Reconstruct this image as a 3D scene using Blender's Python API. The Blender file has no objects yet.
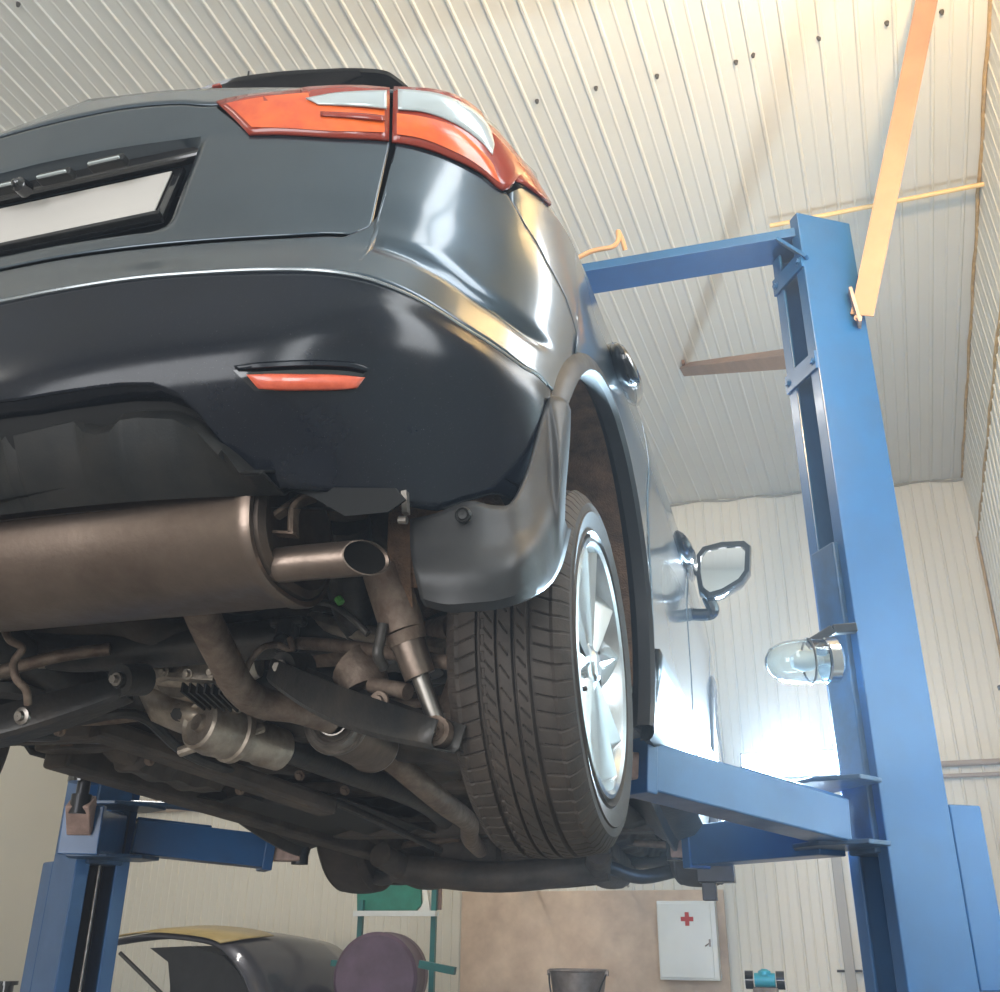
import bpy, bmesh, math, random
import numpy as np
from mathutils import Vector, Matrix
random.seed(7)
C = bpy.context.scene.collection
PI = math.pi
sin, cos, rad = math.sin, math.cos, math.radians
# ------------------------------------------------------------------ camera
CAM = Vector((1.209, -1.70, 1.35))
F = 992.0; PIT = rad(24.09); ROL = rad(.48); YAW = rad(16.44)
def _w(v):
    x, y, z = v
    return Vector((x*cos(YAW)-y*sin(YAW), x*sin(YAW)+y*cos(YAW), z))
FW = _w((0, cos(PIT), sin(PIT)))
_r0 = _w((1, 0, 0)); _u0 = _w((0, -sin(PIT), cos(PIT)))
RT = _r0*cos(ROL)+_u0*sin(ROL); UP = _u0*cos(ROL)-_r0*sin(ROL)
cd = bpy.data.cameras.new('camera'); cam = bpy.data.objects.new('camera', cd); C.objects.link(cam)
cd.sensor_fit = 'HORIZONTAL'; cd.sensor_width = 36; cd.lens = F/1000*36; cd.clip_start = .02; cd.clip_end = 200
M = Matrix((RT, UP, -FW)).transposed().to_4x4(); M.translation = CAM
cam.matrix_world = M
bpy.context.scene.camera = cam
def ray(px, py): return RT*((px-500)/F) - UP*((py-496)/F) + FW
def proj(p):
    v = Vector(p)-CAM; z = v.dot(FW)
    return 500+F*v.dot(RT)/z, 496-F*v.dot(UP)/z
def atD(px, py, D):            # point seen at px,py lying D metres ahead (world Y) of the lens
    d = ray(px, py); return CAM + d*(D/d.y)
def atz(px, py, z):
    d = ray(px, py); return CAM + d*((z-CAM.z)/d.z)
def atx(px, py, x):
    d = ray(px, py); return CAM + d*((x-CAM.x)/d.x)

# ------------------------------------------------------------------ materials
def newmat(name):
    m = bpy.data.materials.new(name); m.use_nodes = True
    nt = m.node_tree; b = nt.nodes['Principled BSDF']
    return m, nt, b
def mat(name, col, rough=.5, metal=0., coat=0., coatr=.05, noise=0., nscale=6., col2=None, bump=0., bscale=60., trans=0., alpha=1., rvar=0., spec=.5, emis=None, estr=0., detail=5., lo=.35, hi=.7, fleck=0.):
    m, nt, b = newmat(name)
    b.inputs['Base Color'].default_value = (*col, 1)
    b.inputs['Roughness'].default_value = rough
    b.inputs['Metallic'].default_value = metal
    b.inputs['Coat Weight'].default_value = coat
    b.inputs['Coat Roughness'].default_value = coatr
    b.inputs['Transmission Weight'].default_value = trans
    b.inputs['Alpha'].default_value = alpha
    b.inputs['Specular IOR Level'].default_value = spec
    if emis:
        b.inputs['Emission Color'].default_value = (*emis, 1); b.inputs['Emission Strength'].default_value = estr
    tc = nt.nodes.new('ShaderNodeTexCoord')
    if col2 or rvar or noise:
        n = nt.nodes.new('ShaderNodeTexNoise'); n.inputs['Scale'].default_value = nscale; n.inputs['Detail'].default_value = detail
        n.inputs['Roughness'].default_value = .62
        nt.links.new(tc.outputs['Object'], n.inputs['Vector'])
        mr = nt.nodes.new('ShaderNodeMapRange'); mr.inputs[1].default_value = lo; mr.inputs[2].default_value = hi
        nt.links.new(n.outputs['Fac'], mr.inputs[0])
        if col2 is None: col2 = tuple(c*(1-noise) for c in col)
        mx = nt.nodes.new('ShaderNodeMix'); mx.data_type = 'RGBA'
        mx.inputs[6].default_value = (*col, 1); mx.inputs[7].default_value = (*col2, 1)
        nt.links.new(mr.outputs[0], mx.inputs[0]); last = mx.outputs[2]
        if fleck:
            n2 = nt.nodes.new('ShaderNodeTexNoise'); n2.inputs['Scale'].default_value = 900; n2.inputs['Detail'].default_value = 1
            nt.links.new(tc.outputs['Object'], n2.inputs['Vector'])
            m2 = nt.nodes.new('ShaderNodeMapRange'); m2.inputs[1].default_value = .74; m2.inputs[2].default_value = .80; m2.inputs[4].default_value = fleck
            nt.links.new(n2.outputs['Fac'], m2.inputs[0])
            mx2 = nt.nodes.new('ShaderNodeMix'); mx2.data_type = 'RGBA'; mx2.inputs[7].default_value = (.45, .42, .38, 1)
            nt.links.new(m2.outputs[0], mx2.inputs[0]); nt.links.new(last, mx2.inputs[6]); last = mx2.outputs[2]
        nt.links.new(last, b.inputs['Base Color'])
        if rvar:
            r2 = nt.nodes.new('ShaderNodeMapRange'); r2.inputs[3].default_value = max(.02, rough-rvar); r2.inputs[4].default_value = min(1, rough+rvar)
            nt.links.new(mr.outputs[0], r2.inputs[0]); nt.links.new(r2.outputs[0], b.inputs['Roughness'])
    if bump:
        n3 = nt.nodes.new('ShaderNodeTexNoise'); n3.inputs['Scale'].default_value = bscale; n3.inputs['Detail'].default_value = 4
        nt.links.new(tc.outputs['Object'], n3.inputs['Vector'])
        bp = nt.nodes.new('ShaderNodeBump'); bp.inputs['Strength'].default_value = bump; bp.inputs['Distance'].default_value = .01
        nt.links.new(n3.outputs['Fac'], bp.inputs['Height']); nt.links.new(bp.outputs[0], b.inputs['Normal'])
    return m
PAINT = mat('slate_car_paint', (.044, .064, .083), .30, .8, 1, .11, spec=.4, noise=.15, nscale=5, fleck=.25)
BLACKP = mat('black_bumper_plastic', (.006, .008, .013), .19, 0, 0, .2, spec=.30, noise=.3, nscale=9, rvar=.05, fleck=.35)
DARKP = mat('matte_dark_plastic', (.009, .010, .010), .48, 0, spec=.28, nscale=14, col2=(.020, .018, .016), bump=.05, bscale=300)
FLAPM = mat('mudflap_plastic', (.022, .021, .021), .46, 0, 0, .2, spec=.4, noise=.3, nscale=8, rvar=.08)
GLOSS = mat('gloss_black', (.008, .008, .009), .08, 0, .5)
RUBBER = mat('tyre_rubber', (.032, .025, .020), .62, 0, col2=(.062, .047, .037), nscale=16, bump=.08, bscale=200, spec=.35)
GROOVE = RUBBER
ALLOY = mat('silver_alloy', (.62, .66, .68), .24, .9, .5, noise=.1, nscale=8)
BARREL = mat('brake_dusted_alloy', (.14, .12, .10), .65, .8, col2=(.24, .21, .19), nscale=9)
DISC = mat('brake_disc', (.20, .15, .12), .5, .8, col2=(.30, .19, .12), nscale=20)
UNDER = mat('grimy_underbody', (.030, .024, .019), .62, .1, col2=(.10, .075, .056), nscale=7, bump=.25, bscale=40, detail=8)
UNDER2 = mat('dusty_black_steel', (.022, .022, .022), .42, .3, col2=(.055, .046, .038), nscale=11, bump=.12, bscale=70, detail=8)
EXH = mat('weathered_exhaust_steel', (.24, .185, .15), .40, .85, col2=(.12, .085, .065), nscale=5, rvar=.1, bump=.05, bscale=120, detail=9)
RUST = mat('rusty_steel', (.13, .085, .06), .6, .5, col2=(.26, .20, .155), nscale=25, bump=.2, bscale=90, detail=8)
RUSTSHADE = mat('recess_shaded_steel', (.055, .040, .032), .5, .6, col2=(.11, .08, .06), nscale=14, bump=.1)  # rust darkened to put the end plate's recess shade into its colour
LIGHTM = mat('dirty_cast_aluminium', (.52, .45, .37), .42, .75, col2=(.24, .19, .15), nscale=14, bump=.15, bscale=80, detail=8)
LINER = mat('felt_arch_liner', (.09, .055, .035), .9, 0, col2=(.22, .12, .065), nscale=22, bump=.5, bscale=260, detail=8)
REDL = mat('red_lamp_lens', (.68, .125, .02), .2, 0, .35, .05, col2=(.42, .045, .015), nscale=9, trans=.0)
REDD = mat('deep_red_lens', (.22, .022, .008), .18, 0, .35, .05)
CLEARL = mat('clear_lamp_lens', (.40, .44, .44), .16, .3, 1, .03)
REFL = mat('reflector_red', (.62, .11, .05), .3, 0, .8, .05, col2=(.50, .07, .03), nscale=60)
GLASSD = mat('dark_car_glass', (.010, .012, .013), .04, 0, .6)
PLATE = mat('plate_grey', (.41, .385, .355), .45)
CHROME = mat('chrome', (.75, .75, .75), .12, 1)
MIRG = mat('mirror_glass', (.80, .80, .80), .03, 1)
BLUE = mat('lift_blue_enamel', (.007, .073, .21), .34, 0, .15, .12, col2=(.009, .060, .165), nscale=5, rvar=.06, bump=.03, bscale=200)
DBLUE = mat('worn_blue_enamel', (.010, .060, .15), .42, 0, .2, col2=(.012, .03, .06), nscale=9)
STEEL = mat('bare_steel', (.30, .27, .24), .35, .9, noise=.4, nscale=20)
DSTEEL = mat('oily_dark_steel', (.03, .03, .034), .35, .5, noise=.4, nscale=12)
PINK = mat('worn_primer_steel', (.45, .30, .25), .55, .2, col2=(.22, .15, .13), nscale=18)
BEAMC = mat('primer_brown_steel', (.24, .135, .08), .5, .1, noise=.25, nscale=7)
COPPER = mat('yellow_pipe', (.72, .52, .25), .45, .2, noise=.2)
PLY = mat('mottled_board', (.62, .49, .38), .75, 0, col2=(.44, .33, .25), nscale=4.5, bump=.1, detail=9)
WHITEP = mat('white_enamel', (.72, .75, .74), .35, 0, .2, noise=.1, nscale=4)
REDC = mat('red_cross', (.45, .03, .03), .5)
TEAL = mat('teal_paint', (.012, .15, .15), .4, 0, .2, noise=.3)
GREENP = mat('green_board', (.02, .20, .15), .5, 0, noise=.3, nscale=12)
PURPLE = mat('faded_purple_enamel', (.13, .075, .125), .5, 0, col2=(.075, .042, .065), nscale=6, bump=.05)
GALV = mat('dented_zinc', (.30, .26, .24), .42, .7, col2=(.16, .13, .12), nscale=12, bump=.1)
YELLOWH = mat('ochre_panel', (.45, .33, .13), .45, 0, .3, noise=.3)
BROWNC = mat('brown_cable', (.16, .09, .07), .6)
VOIDM = mat('unpainted_black_inner_panel', (.010, .010, .010), .7, spec=.2)
BOREBLACK = mat('black_bore', (.006, .005, .004), .9, spec=.1)
CONC = mat('workshop_concrete', (.30, .275, .25), .55, 0, col2=(.20, .185, .17), nscale=1.6, bump=.1, detail=9)
CYAN = mat('cyan_paint', (.03, .32, .38), .35)
SHELFG = mat('shadow_line', (.05, .04, .035), .8)
def glass(name, col=(1, 1, 1), rough=.03):
    m, nt, b = newmat(name)
    b.inputs['Base Color'].default_value = (*col, 1); b.inputs['Transmission Weight'].default_value = 1
    b.inputs['Roughness'].default_value = rough; b.inputs['IOR'].default_value = 1.45
    return m
GLASS = glass('clear_glass', (.9, .95, .95))
def emat(name, col, s):
    m, nt, b = newmat(name); b.inputs['Base Color'].default_value = (*col, 1)
    b.inputs['Emission Color'].default_value = (*col, 1); b.inputs['Emission Strength'].default_value = s
    return m
LEDM = emat('led_panel', (.75, .90, 1), 120)
TUBEM = emat('fill_light_tube', (1, .97, .92), 9)
def wallmat(name, c1, c2):
    return mat(name, c1, .45, 0, .12, .25, col2=c2, nscale=.9, bump=.02, bscale=9, detail=6, lo=.3, hi=.75)
WALLM = wallmat('cream_corrugated_wall', (.66, .64, .57), (.60, .59, .53))
CEILM = wallmat('cream_corrugated_ceiling', (.635, .63, .585), (.58, .58, .545))

# ------------------------------------------------------------------ object helpers
def wloc(o):
    v = Vector((0, 0, 0))
    while o: v = v + o.location; o = o.parent
    return v
def obj(name, bm, m, parent=None, smooth=True, label=None, ang=35, solid=None, bev=None):
    if isinstance(bm, bmesh.types.BMesh):
        me = bpy.data.meshes.new(name); bm.to_mesh(me); bm.free()
    else: me = bm
    o = bpy.data.objects.new(name, me); C.objects.link(o)
    if m: me.materials.append(m)
    if parent is not None:
        me.transform(Matrix.Translation(-wloc(parent))); o.parent = parent
    if smooth:
        me.shade_smooth()
        try: me.set_sharp_from_angle(angle=rad(ang))
        except Exception: pass
    if solid:
        s = o.modifiers.new('solid', 'SOLIDIFY'); s.thickness = solid; s.offset = -1
    if bev:
        b = o.modifiers.new('bevel', 'BEVEL'); b.width = bev; b.segments = 2; b.limit_method = 'ANGLE'; b.angle_limit = rad(40)
    if label: o['label'] = label
    return o
def recenter(o, loc):
    o.data.transform(Matrix.Translation(-Vector(loc))); o.location = loc
    return o
def tag(o, label, cat, group=None, kind=None):
    o['label'] = label; o['category'] = cat
    if group: o['group'] = group
    if kind: o['kind'] = kind
    return o
def thing(name, label, cat, loc=(0, 0, 0), group=None):
    o = bpy.data.objects.new(name, None); C.objects.link(o); o.location = loc; o.empty_display_size = .1
    return tag(o, label, cat, group)
def struct(name, bm, m, smooth=False, **k):
    o = obj(name, bm, m, None, smooth, **k); o['kind'] = 'structure'; return o
def B(): return bmesh.new()
def frame_from(d, upv=Vector((0, 0, 1))):
    d = Vector(d).normalized()
    if abs(d.dot(upv)) > .98: upv = Vector((0, 1, 0))
    s = d.cross(upv).normalized(); u = s.cross(d).normalized()
    return s, u, d
def add_box(bm, c, size, R=None):
    vs = []
    for dx in (-.5, .5):
        for dy in (-.5, .5):
            for dz in (-.5, .5):
                p = Vector((dx*size[0], dy*size[1], dz*size[2]))
                if R is not None: p = R @ p
                vs.append(bm.verts.new(Vector(c)+p))
    for f in ((0, 1, 3, 2), (4, 6, 7, 5), (0, 4, 5, 1), (2, 3, 7, 6), (0, 2, 6, 4), (1, 5, 7, 3)):
        bm.faces.new([vs[i] for i in f])
    return vs
def add_beam(bm, a, b, w, h, upv=Vector((0, 0, 1)), w2=None, h2=None):
    a = Vector(a); b = Vector(b); s, u, d = frame_from(b-a, upv)
    w2 = w2 or w; h2 = h2 or h; L = []
    for p, ww, hh in ((a, w, h), (b, w2, h2)):
        L.append([bm.verts.new(p+s*(i*ww/2)+u*(j*hh/2)) for i, j in ((-1, -1), (1, -1), (1, 1), (-1, 1))])
    for i in range(4):
        bm.faces.new((L[0][i], L[0][(i+1) % 4], L[1][(i+1) % 4], L[1][i]))
    bm.faces.new(L[0][::-1]); bm.faces.new(L[1])
def catmull(pts, n=8, closed=False):
    P = [Vector(p) for p in pts]
    if len(P) < 3: return P
    out = []
    for i in range(len(P)-1):
        p0 = P[i-1] if i else P[0]*2-P[1]; p1 = P[i]; p2 = P[i+1]; p3 = P[i+2] if i+2 < len(P) else P[-1]*2-P[-2]
        for k in range(n):
            t = k/n
            out.append(.5*((2*p1)+(p2-p0)*t+(2*p0-5*p1+4*p2-p3)*t*t+(3*p1-p0-3*p2+p3)*t**3))
    out.append(P[-1]); return out
def add_tube(bm, pts, r, seg=14, cap=True, smooth_path=True, n=8, asp=1., start_dir=None):
    P = catmull(pts, n) if smooth_path else [Vector(p) for p in pts]
    m = len(P)
    rs = r if callable(r) else (lambda t: r)
    rings = []; u = None
    for i, p in enumerate(P):
        d = (P[min(i+1, m-1)]-P[max(i-1, 0)]).normalized()
        if u is None: s, u, _ = frame_from(d)
        u = (u-d*u.dot(d)).normalized(); s = d.cross(u)
        R = rs(i/(m-1))
        rings.append([bm.verts.new(p+s*(cos(2*PI*k/seg)*R)+u*(sin(2*PI*k/seg)*R*asp)) for k in range(seg)])
    for a, b in zip(rings, rings[1:]):
        for k in range(seg): bm.faces.new((a[k], a[(k+1) % seg], b[(k+1) % seg], b[k]))
    if cap: bm.faces.new(rings[0][::-1]); bm.faces.new(rings[-1])
    return rings
def add_cyl(bm, a, b, r, r2=None, seg=24, cap=True):
    r2 = r if r2 is None else r2
    return add_tube(bm, [a, b], lambda t: r+(r2-r)*t, seg, cap, False)
def add_lathe(bm, prof, o, ax, seg=48, close=False, a0=0., a1=2*PI, ref=Vector((0, 0, 1))):
    # prof: list of (radius, distance along ax)
    o = Vector(o); ax = Vector(ax).normalized(); s, u, d = frame_from(ax, ref)
    full = abs(a1-a0-2*PI) < 1e-6; n = seg if full else seg+1
    rings = []
    for k in range(n):
        a = a0+(a1-a0)*k/seg
        e = s*cos(a)+u*sin(a)
        rings.append([bm.verts.new(o+e*max(r, 1e-4)+d*h) for r, h in prof])
    for k in range(seg):
        A = rings[k]; Bq = rings[(k+1) % n]
        for i in range(len(prof)-1): bm.faces.new((A[i], A[i+1], Bq[i+1], Bq[i]))
        if close: bm.faces.new((A[-1], A[0], Bq[0], Bq[-1]))
    return rings
def add_grid(bm, G):
    V = [[bm.verts.new(p) for p in row] for row in G]
    for a, b in zip(V, V[1:]):
        for i in range(len(a)-1):
            try: bm.faces.new((a[i], a[i+1], b[i+1], b[i]))
            except ValueError: pass
    return V
def add_prism(bm, poly, ext):
    ext = Vector(ext)
    a = [bm.verts.new(p) for p in poly]; b = [bm.verts.new(Vector(p)+ext) for p in poly]
    n = len(a)
    for i in range(n): bm.faces.new((a[i], a[(i+1) % n], b[(i+1) % n], b[i]))
    bm.faces.new(a[::-1]); bm.faces.new(b)
def add_bolt(bm, p, d, r=.011, h=.008):
    p = Vector(p); d = Vector(d).normalized()
    add_cyl(bm, p, p+d*h*.4, r*1.5, seg=16); add_cyl(bm, p+d*h*.4, p+d*h*1.3, r, seg=6)
def fixn(bm): bmesh.ops.recalc_face_normals(bm, faces=bm.faces[:])

# ------------------------------------------------------------------ CAR BODY master surface  S(s,v)
BASE = [(0, -.70), (.22, -.695), (.42, -.675), (.58, -.635), (.71, -.56), (.80, -.46), (.85, -.365), (.876, -.26), (.888, -.12), (.893, .1), (.898, .35),
        (.903, .8), (.905, 1.5), (.90, 2.2), (.885, 2.7), (.84, 3.05), (.74, 3.32), (.55, 3.46), (.28, 3.53), (0, 3.55)]
_b = catmull([(x, y, 0) for x, y in BASE], 14)
_acc = [0]
for a, b_ in zip(_b, _b[1:]): _acc.append(_acc[-1]+(b_-a).length)
_acc = np.array(_acc); _bx = np.array([p.x for p in _b]); _by = np.array([p.y for p in _b])
SMAX = _acc[-1]
def s_of_y(y):                       # side portion
    k = [i for i in range(len(_by)) if _by[i] >= y][0]
    return _acc[k-1]+(_acc[k]-_acc[k-1])*(y-_by[k-1])/(_by[k]-_by[k-1])
def sm(t): t = min(1, max(0, t)); return t*t*(3-2*t)
ROWS = {  # v: (dy rear, dx side)
    0: (.16, -.10), 1: (.085, -.035), 2: (-.015, -.006), 3: (0, 0), 4: (.055, .002), 5: (.085, .012), 6: (.115, .002), 7: (.125, -.022), 8: (.19, -.050)}
def outl(k, s):
    x = float(np.interp(s, _acc, _bx)); y = float(np.interp(s, _acc, _by)); dy, dx = ROWS[k]
    w = 1-sm((s-.62)/.75)
    wf = sm((s-4.6)/.8)
    return x+dx*(1-w)*min(1, x/.3), y+dy*w-dy*wf
def hit_row(k, px, py):
    d = ray(px, py)
    prev = None
    for i in range(0, 600):
        s = i*.005
        x, y = outl(k, s)
        f = (x-CAM.x)*d.y-(y-CAM.y)*d.x
        if prev is not None and prev[1]*f <= 0:
            t = prev[1]/(prev[1]-f); s = prev[0]+t*.005
            x, y = outl(k, s); T = (y-CAM.y)/d.y
            return s, CAM.z+d.z*T
        prev = (s, f)
    return None
PX = {
 1: [(0, 520), (100, 502), (200, 491), (260, 487), (330, 492), (400, 505), (440, 511), (468, 501), (512, 502)],
 2: [(0, 405), (60, 391), (120, 379), (200, 368), (270, 359), (330, 352), (390, 348), (457, 362), (500, 391), (542, 425)],
 3: [(0, 303), (60, 291), (130, 280), (200, 274), (270, 271), (330, 273), (370, 281), (420, 302), (470, 333), (520, 367), (547, 388)],
 4: [(0, 273), (50, 263), (126, 252), (200, 245), (280, 240), (340, 238), (400, 247), (448, 268), (480, 292), (532, 330), (562, 352)],
 5: [(0, 226), (60, 214), (120, 203), (200, 190), (280, 186), (350, 188), (400, 195), (450, 215), (490, 238), (545, 272), (572, 300)],
 6: [(0, 177), (50, 162), (100, 152), (150, 144), (200, 138), (250, 137), (330, 140), (390, 144), (440, 157), (480, 177), (505, 194), (549, 212)],
 7: [(0, 139), (37, 127), (85, 115), (128, 107), (180, 103), (218, 105), (300, 95), (392, 92), (440, 98), (475, 114), (490, 128), (520, 163), (547, 204)],
 8: [(0, 127), (25, 117), (55, 106), (90, 101), (135, 96), (175, 92), (240, 90), (300, 90), (350, 91), (392, 91.5), (430, 94), (470, 110), (495, 128), (522, 162), (548, 200)]}
SIDE = {1: [(-.22, 1.87), (.45, 1.84), (3.0, 1.78), (3.5, 1.74)], 2: [(0, 2.01), (.6, 2.0), (3., 1.96), (3.5, 1.9)], 3: [(.1, 2.16), (.7, 2.15), (3., 2.10), (3.5, 2.05)],
        4: [(.2, 2.37), (.7, 2.38), (3., 2.32), (3.5, 2.24)], 5: [(.2, 2.50), (1, 2.50), (3., 2.42), (3.5, 2.34)], 6: [(.1, 2.62), (1.0, 2.62), (2.4, 2.57), (3., 2.50), (3.5, 2.40)],
        7: [(.1, 2.665), (1.0, 2.665), (2.4, 2.61), (3., 2.54), (3.5, 2.43)], 8: [(.1, 2.71), (1.0, 2.71), (2.4, 2.64), (3., 2.56), (3.5, 2.45)]}
ZS = {}
for k in PX:
    pts = [hit_row(k, *p) for p in PX[k]]
    pts = [p for p in pts if p]
    pts = [(0., pts[0][1])]+pts
    smx = pts[-1][0]
    for y, z in SIDE[k]:
        s = s_of_y(y)
        if s > smx+.12: pts.append((s, z))
    pts.append((SMAX, pts[-1][1]))
    q = []
    for p in pts:
        if not q or p[0] > q[-1][0]+.004: q.append(p)
    # densify with catmull in (s,z), monotone in s
    dd = catmull([(a, b_, 0) for a, b_ in q], 6)
    xs = [p.x for p in dd]
    xs = list(np.maximum.accumulate(xs))
    ZS[k] = (np.array(xs), np.array([p.y for p in dd]))
ZS[0] = (ZS[1][0], ZS[1][1]+.03)
SHARP = {3, 6, 1, 7}
_cache = {}
def rowp(k, s):
    key = (k, round(s, 5))
    if key in _cache: return _cache[key]
    x, y = outl(k, s); z = float(np.interp(s, *ZS[k]))
    v = Vector((x, y, z)); _cache[key] = v; return v
def tang(k, s, side):
    if k == 0: return rowp(1, s)-rowp(0, s)
    if k == 8: return rowp(8, s)-rowp(7, s)
    if k in SHARP:
        return (rowp(k, s)-rowp(k-1, s)) if side < 0 else (rowp(k+1, s)-rowp(k, s))
    return (rowp(k+1, s)-rowp(k-1, s))*.5
def S(s, v):
    sg = -1 if s < 0 else 1; s = min(abs(s), SMAX); v = min(8, max(0, v)); k = min(7, int(v)); t = v-k
    p0 = rowp(k, s); p1 = rowp(k+1, s); m0 = tang(k, s, 1); m1 = tang(k+1, s, -1)
    p = p0*(2*t**3-3*t*t+1)+m0*(t**3-2*t*t+t)+p1*(-2*t**3+3*t*t)+m1*(t**3-t*t)
    return Vector((p.x*sg, p.y, p.z))
def SN(s, v):
    e = .004; a = S(s+e, v)-S(s-e, v); b_ = S(s, min(8, v+.02))-S(s, max(0, v-.02))
    n = a.cross(b_)
    if n.length < 1e-9: return Vector((0, -1, 0))
    return n.normalized()
def SO(s, v, off): return S(s, v)+SN(s, v)*off
def sv(px, py, off=0.):              # surface parameters seen at a pixel (visible right half)
    best = None
    for i in range(0, 60):
        for j in range(0, 33):
            s = .0+i*.03; v = j*.25; p = proj(S(s, v)); d = (p[0]-px)**2+(p[1]-py)**2
            if best is None or d < best[0]: best = (d, s, v)
    _, s, v = best
    for it in range(25):
        p = proj(SO(s, v, off)); e = (p[0]-px, p[1]-py)
        if abs(e[0])+abs(e[1]) < .05: break
        h = 1e-3; ps = proj(SO(s+h, v, off)); pv = proj(SO(s, v+h if v+h <= 8 else v-h, off)); hv = h if v+h <= 8 else -h
        a, b_ = (ps[0]-p[0])/h, (pv[0]-p[0])/hv; c, d = (ps[1]-p[1])/h, (pv[1]-p[1])/hv
        det = a*d-b_*c
        if abs(det) < 1e-6: break
        ds = (-e[0]*d+e[1]*b_)/det; dv = (-a*e[1]+c*e[0])/det
        s += max(-.08, min(.08, ds)); v += max(-.4, min(.4, dv)); v = min(8, max(0, v))
    return s, v
def SVL(pl): return [sv(*p) for p in pl]
def interp(L, s):
    return float(np.interp(s, [a for a, _ in L], [b_ for _, b_ in L]))
def sgrid(lists, s0, s1, step):
    br = sorted({round(x, 5) for L in lists for x, _ in L if s0 < x < s1} | {s0, s1})
    out = []
    for a, b_ in zip(br, br[1:]):
        n = max(1, int(math.ceil((b_-a)/step)))
        out += [a+(b_-a)*i/n for i in range(n)]
    out.append(s1); return out
def patch(lo, hi, s0, s1, step=.02, vstep=.10, off=0., disp=None, sides=(1,), arch=None, bm=None):
    bm = bm or B()
    ss = sgrid([lo, hi], s0, s1, step)
    nv = max(2, int(math.ceil(max(abs(interp(hi, s)-interp(lo, s)) for s in ss)/vstep)))
    for sd in sides:
        G = []
        for s in ss:
            a, b_ = interp(lo, s), interp(hi, s); row = []
            for j in range(nv+1):
                v = a+(b_-a)*j/nv
                p = SO(s, v, off)
                if disp: p = p+SN(s, v)*disp(s, v)
                row.append(Vector((p.x*sd, p.y, p.z)))
            G.append(row)
        if arch:
            cy, cz, R = arch
            V = [[bm.verts.new(p) for p in row] for row in G]
            ins = lambda p: (p.co.y-cy)**2+(p.co.z-cz)**2 < R*R and abs(p.co.x) > .5
            for a, b_ in zip(V, V[1:]):
                for i in range(len(a)-1):
                    q = (a[i], a[i+1], b_[i+1], b_[i])
                    if sd < 0: q = q[::-1]
                    if not all(ins(x) for x in q) and not ((a[i].co.z < cz-R*.2) and any(ins(x) for x in q) and a[i].co.z < cz-.12 and False):
                        bm.faces.new(q)
            for row in V:
                for x in row:
                    if ins(x):
                        d = Vector((0, x.co.y-cy, x.co.z-cz)); l = d.length or 1e-6
                        x.co.y = cy+d.y/l*R; x.co.z = cz+d.z/l*R
            loose = [x for x in bm.verts if not x.link_faces]
            bmesh.ops.delete(bm, geom=loose, context='VERTS')
        else:
            if sd < 0: G = G[::-1]
            add_grid(bm, G)
    bmesh.ops.remove_doubles(bm, verts=bm.verts[:], dist=1e-5)
    bmesh.ops.dissolve_degenerate(bm, dist=1e-5, edges=bm.edges[:])
    return bm
def sympatch(lo, hi, s1, **k):        # one surface across both halves
    lo2 = [(-a, b_) for a, b_ in reversed(lo) if a > 0]+lo
    hi2 = [(-a, b_) for a, b_ in reversed(hi) if a > 0]+hi
    return patch(lo2, hi2, -s1, s1, **k)

car = thing('car', 'slate grey hatchback raised on the blue lift, seen from below its rear bumper', 'car', (0, 1.3, 1.75))
ARC = (.13, 2.0, .42); FARC = (2.64, 1.95, .43)
# boundaries
diff_out = SVL([(0, 403), (60, 394), (120, 386), (155, 386), (180, 396), (198, 412), (218, 437), (238, 464), (258, 486)])
diff_out = [(0, diff_out[0][1])]+diff_out
flap_b = SVL([(512, 501), (524, 478), (538, 442), (546, 410), (549, 391)])
s512 = flap_b[0][0]
lo_b = diff_out+[(diff_out[-1][0]+.003, 1.0), (s512, 1.0)]+[(s, max(1., v)) for s, v in flap_b[1:]]
s_end3 = lo_b[-1][0]
hi_b = [(0, 2.97), (s_end3+.01, 2.97)]
lb = sympatch(lo_b, hi_b, s_end3, step=.015, vstep=.06)
obj('lower_bumper', lb, BLACKP, car, solid=.004, label='black plastic lower bumper')
# trim groove between black and painted bumper
gap = SVL([(350, 238), (368, 229), (381, 212), (387, 190), (390, 160), (391, 144)])
seam = SVL([(506, 197), (523, 226), (545, 264), (564, 300), (574, 333)])
lampbot = SVL([(391, 144), (440, 157), (480, 177), (505, 194)])
sg0 = gap[0][0]
TG = [(0, 4.06), (sg0, 4.06)]+[(max(sg0+.004*i, s), max(4.06, v)) for i, (s, v) in enumerate(gap[1:], 1)]
tg_end = TG[-1][0]
hi_u = [(0, 3.97), (sg0-.01, 3.97)]+[(s+.0008, v) for s, v in TG[1:]]
hi_u += [(s, v) for s, v in lampbot if s > hi_u[-1][0]+.004]
base_s = hi_u[-1][0]
for s, v in seam[1:]:
    if s > base_s+.002: hi_u.append((s-.002, v)); base_s = s
lo_u = [(0, 3.03), (s_end3, 3.03)]
aend = hi_u[-1][0]
ub = sympatch(lo_u+[(aend, 3.4)], hi_u, aend, step=.02, vstep=.07, arch=ARC, disp=lambda s, v: -.013*math.exp(-((v-3.88)/.13)**2)*sm((abs(s)-.62)/.15)*(1-sm((abs(s)-.95)/.15)))
obj('rear_bumper', ub, PAINT, car, solid=.004, label='painted upper bumper and corner')
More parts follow.
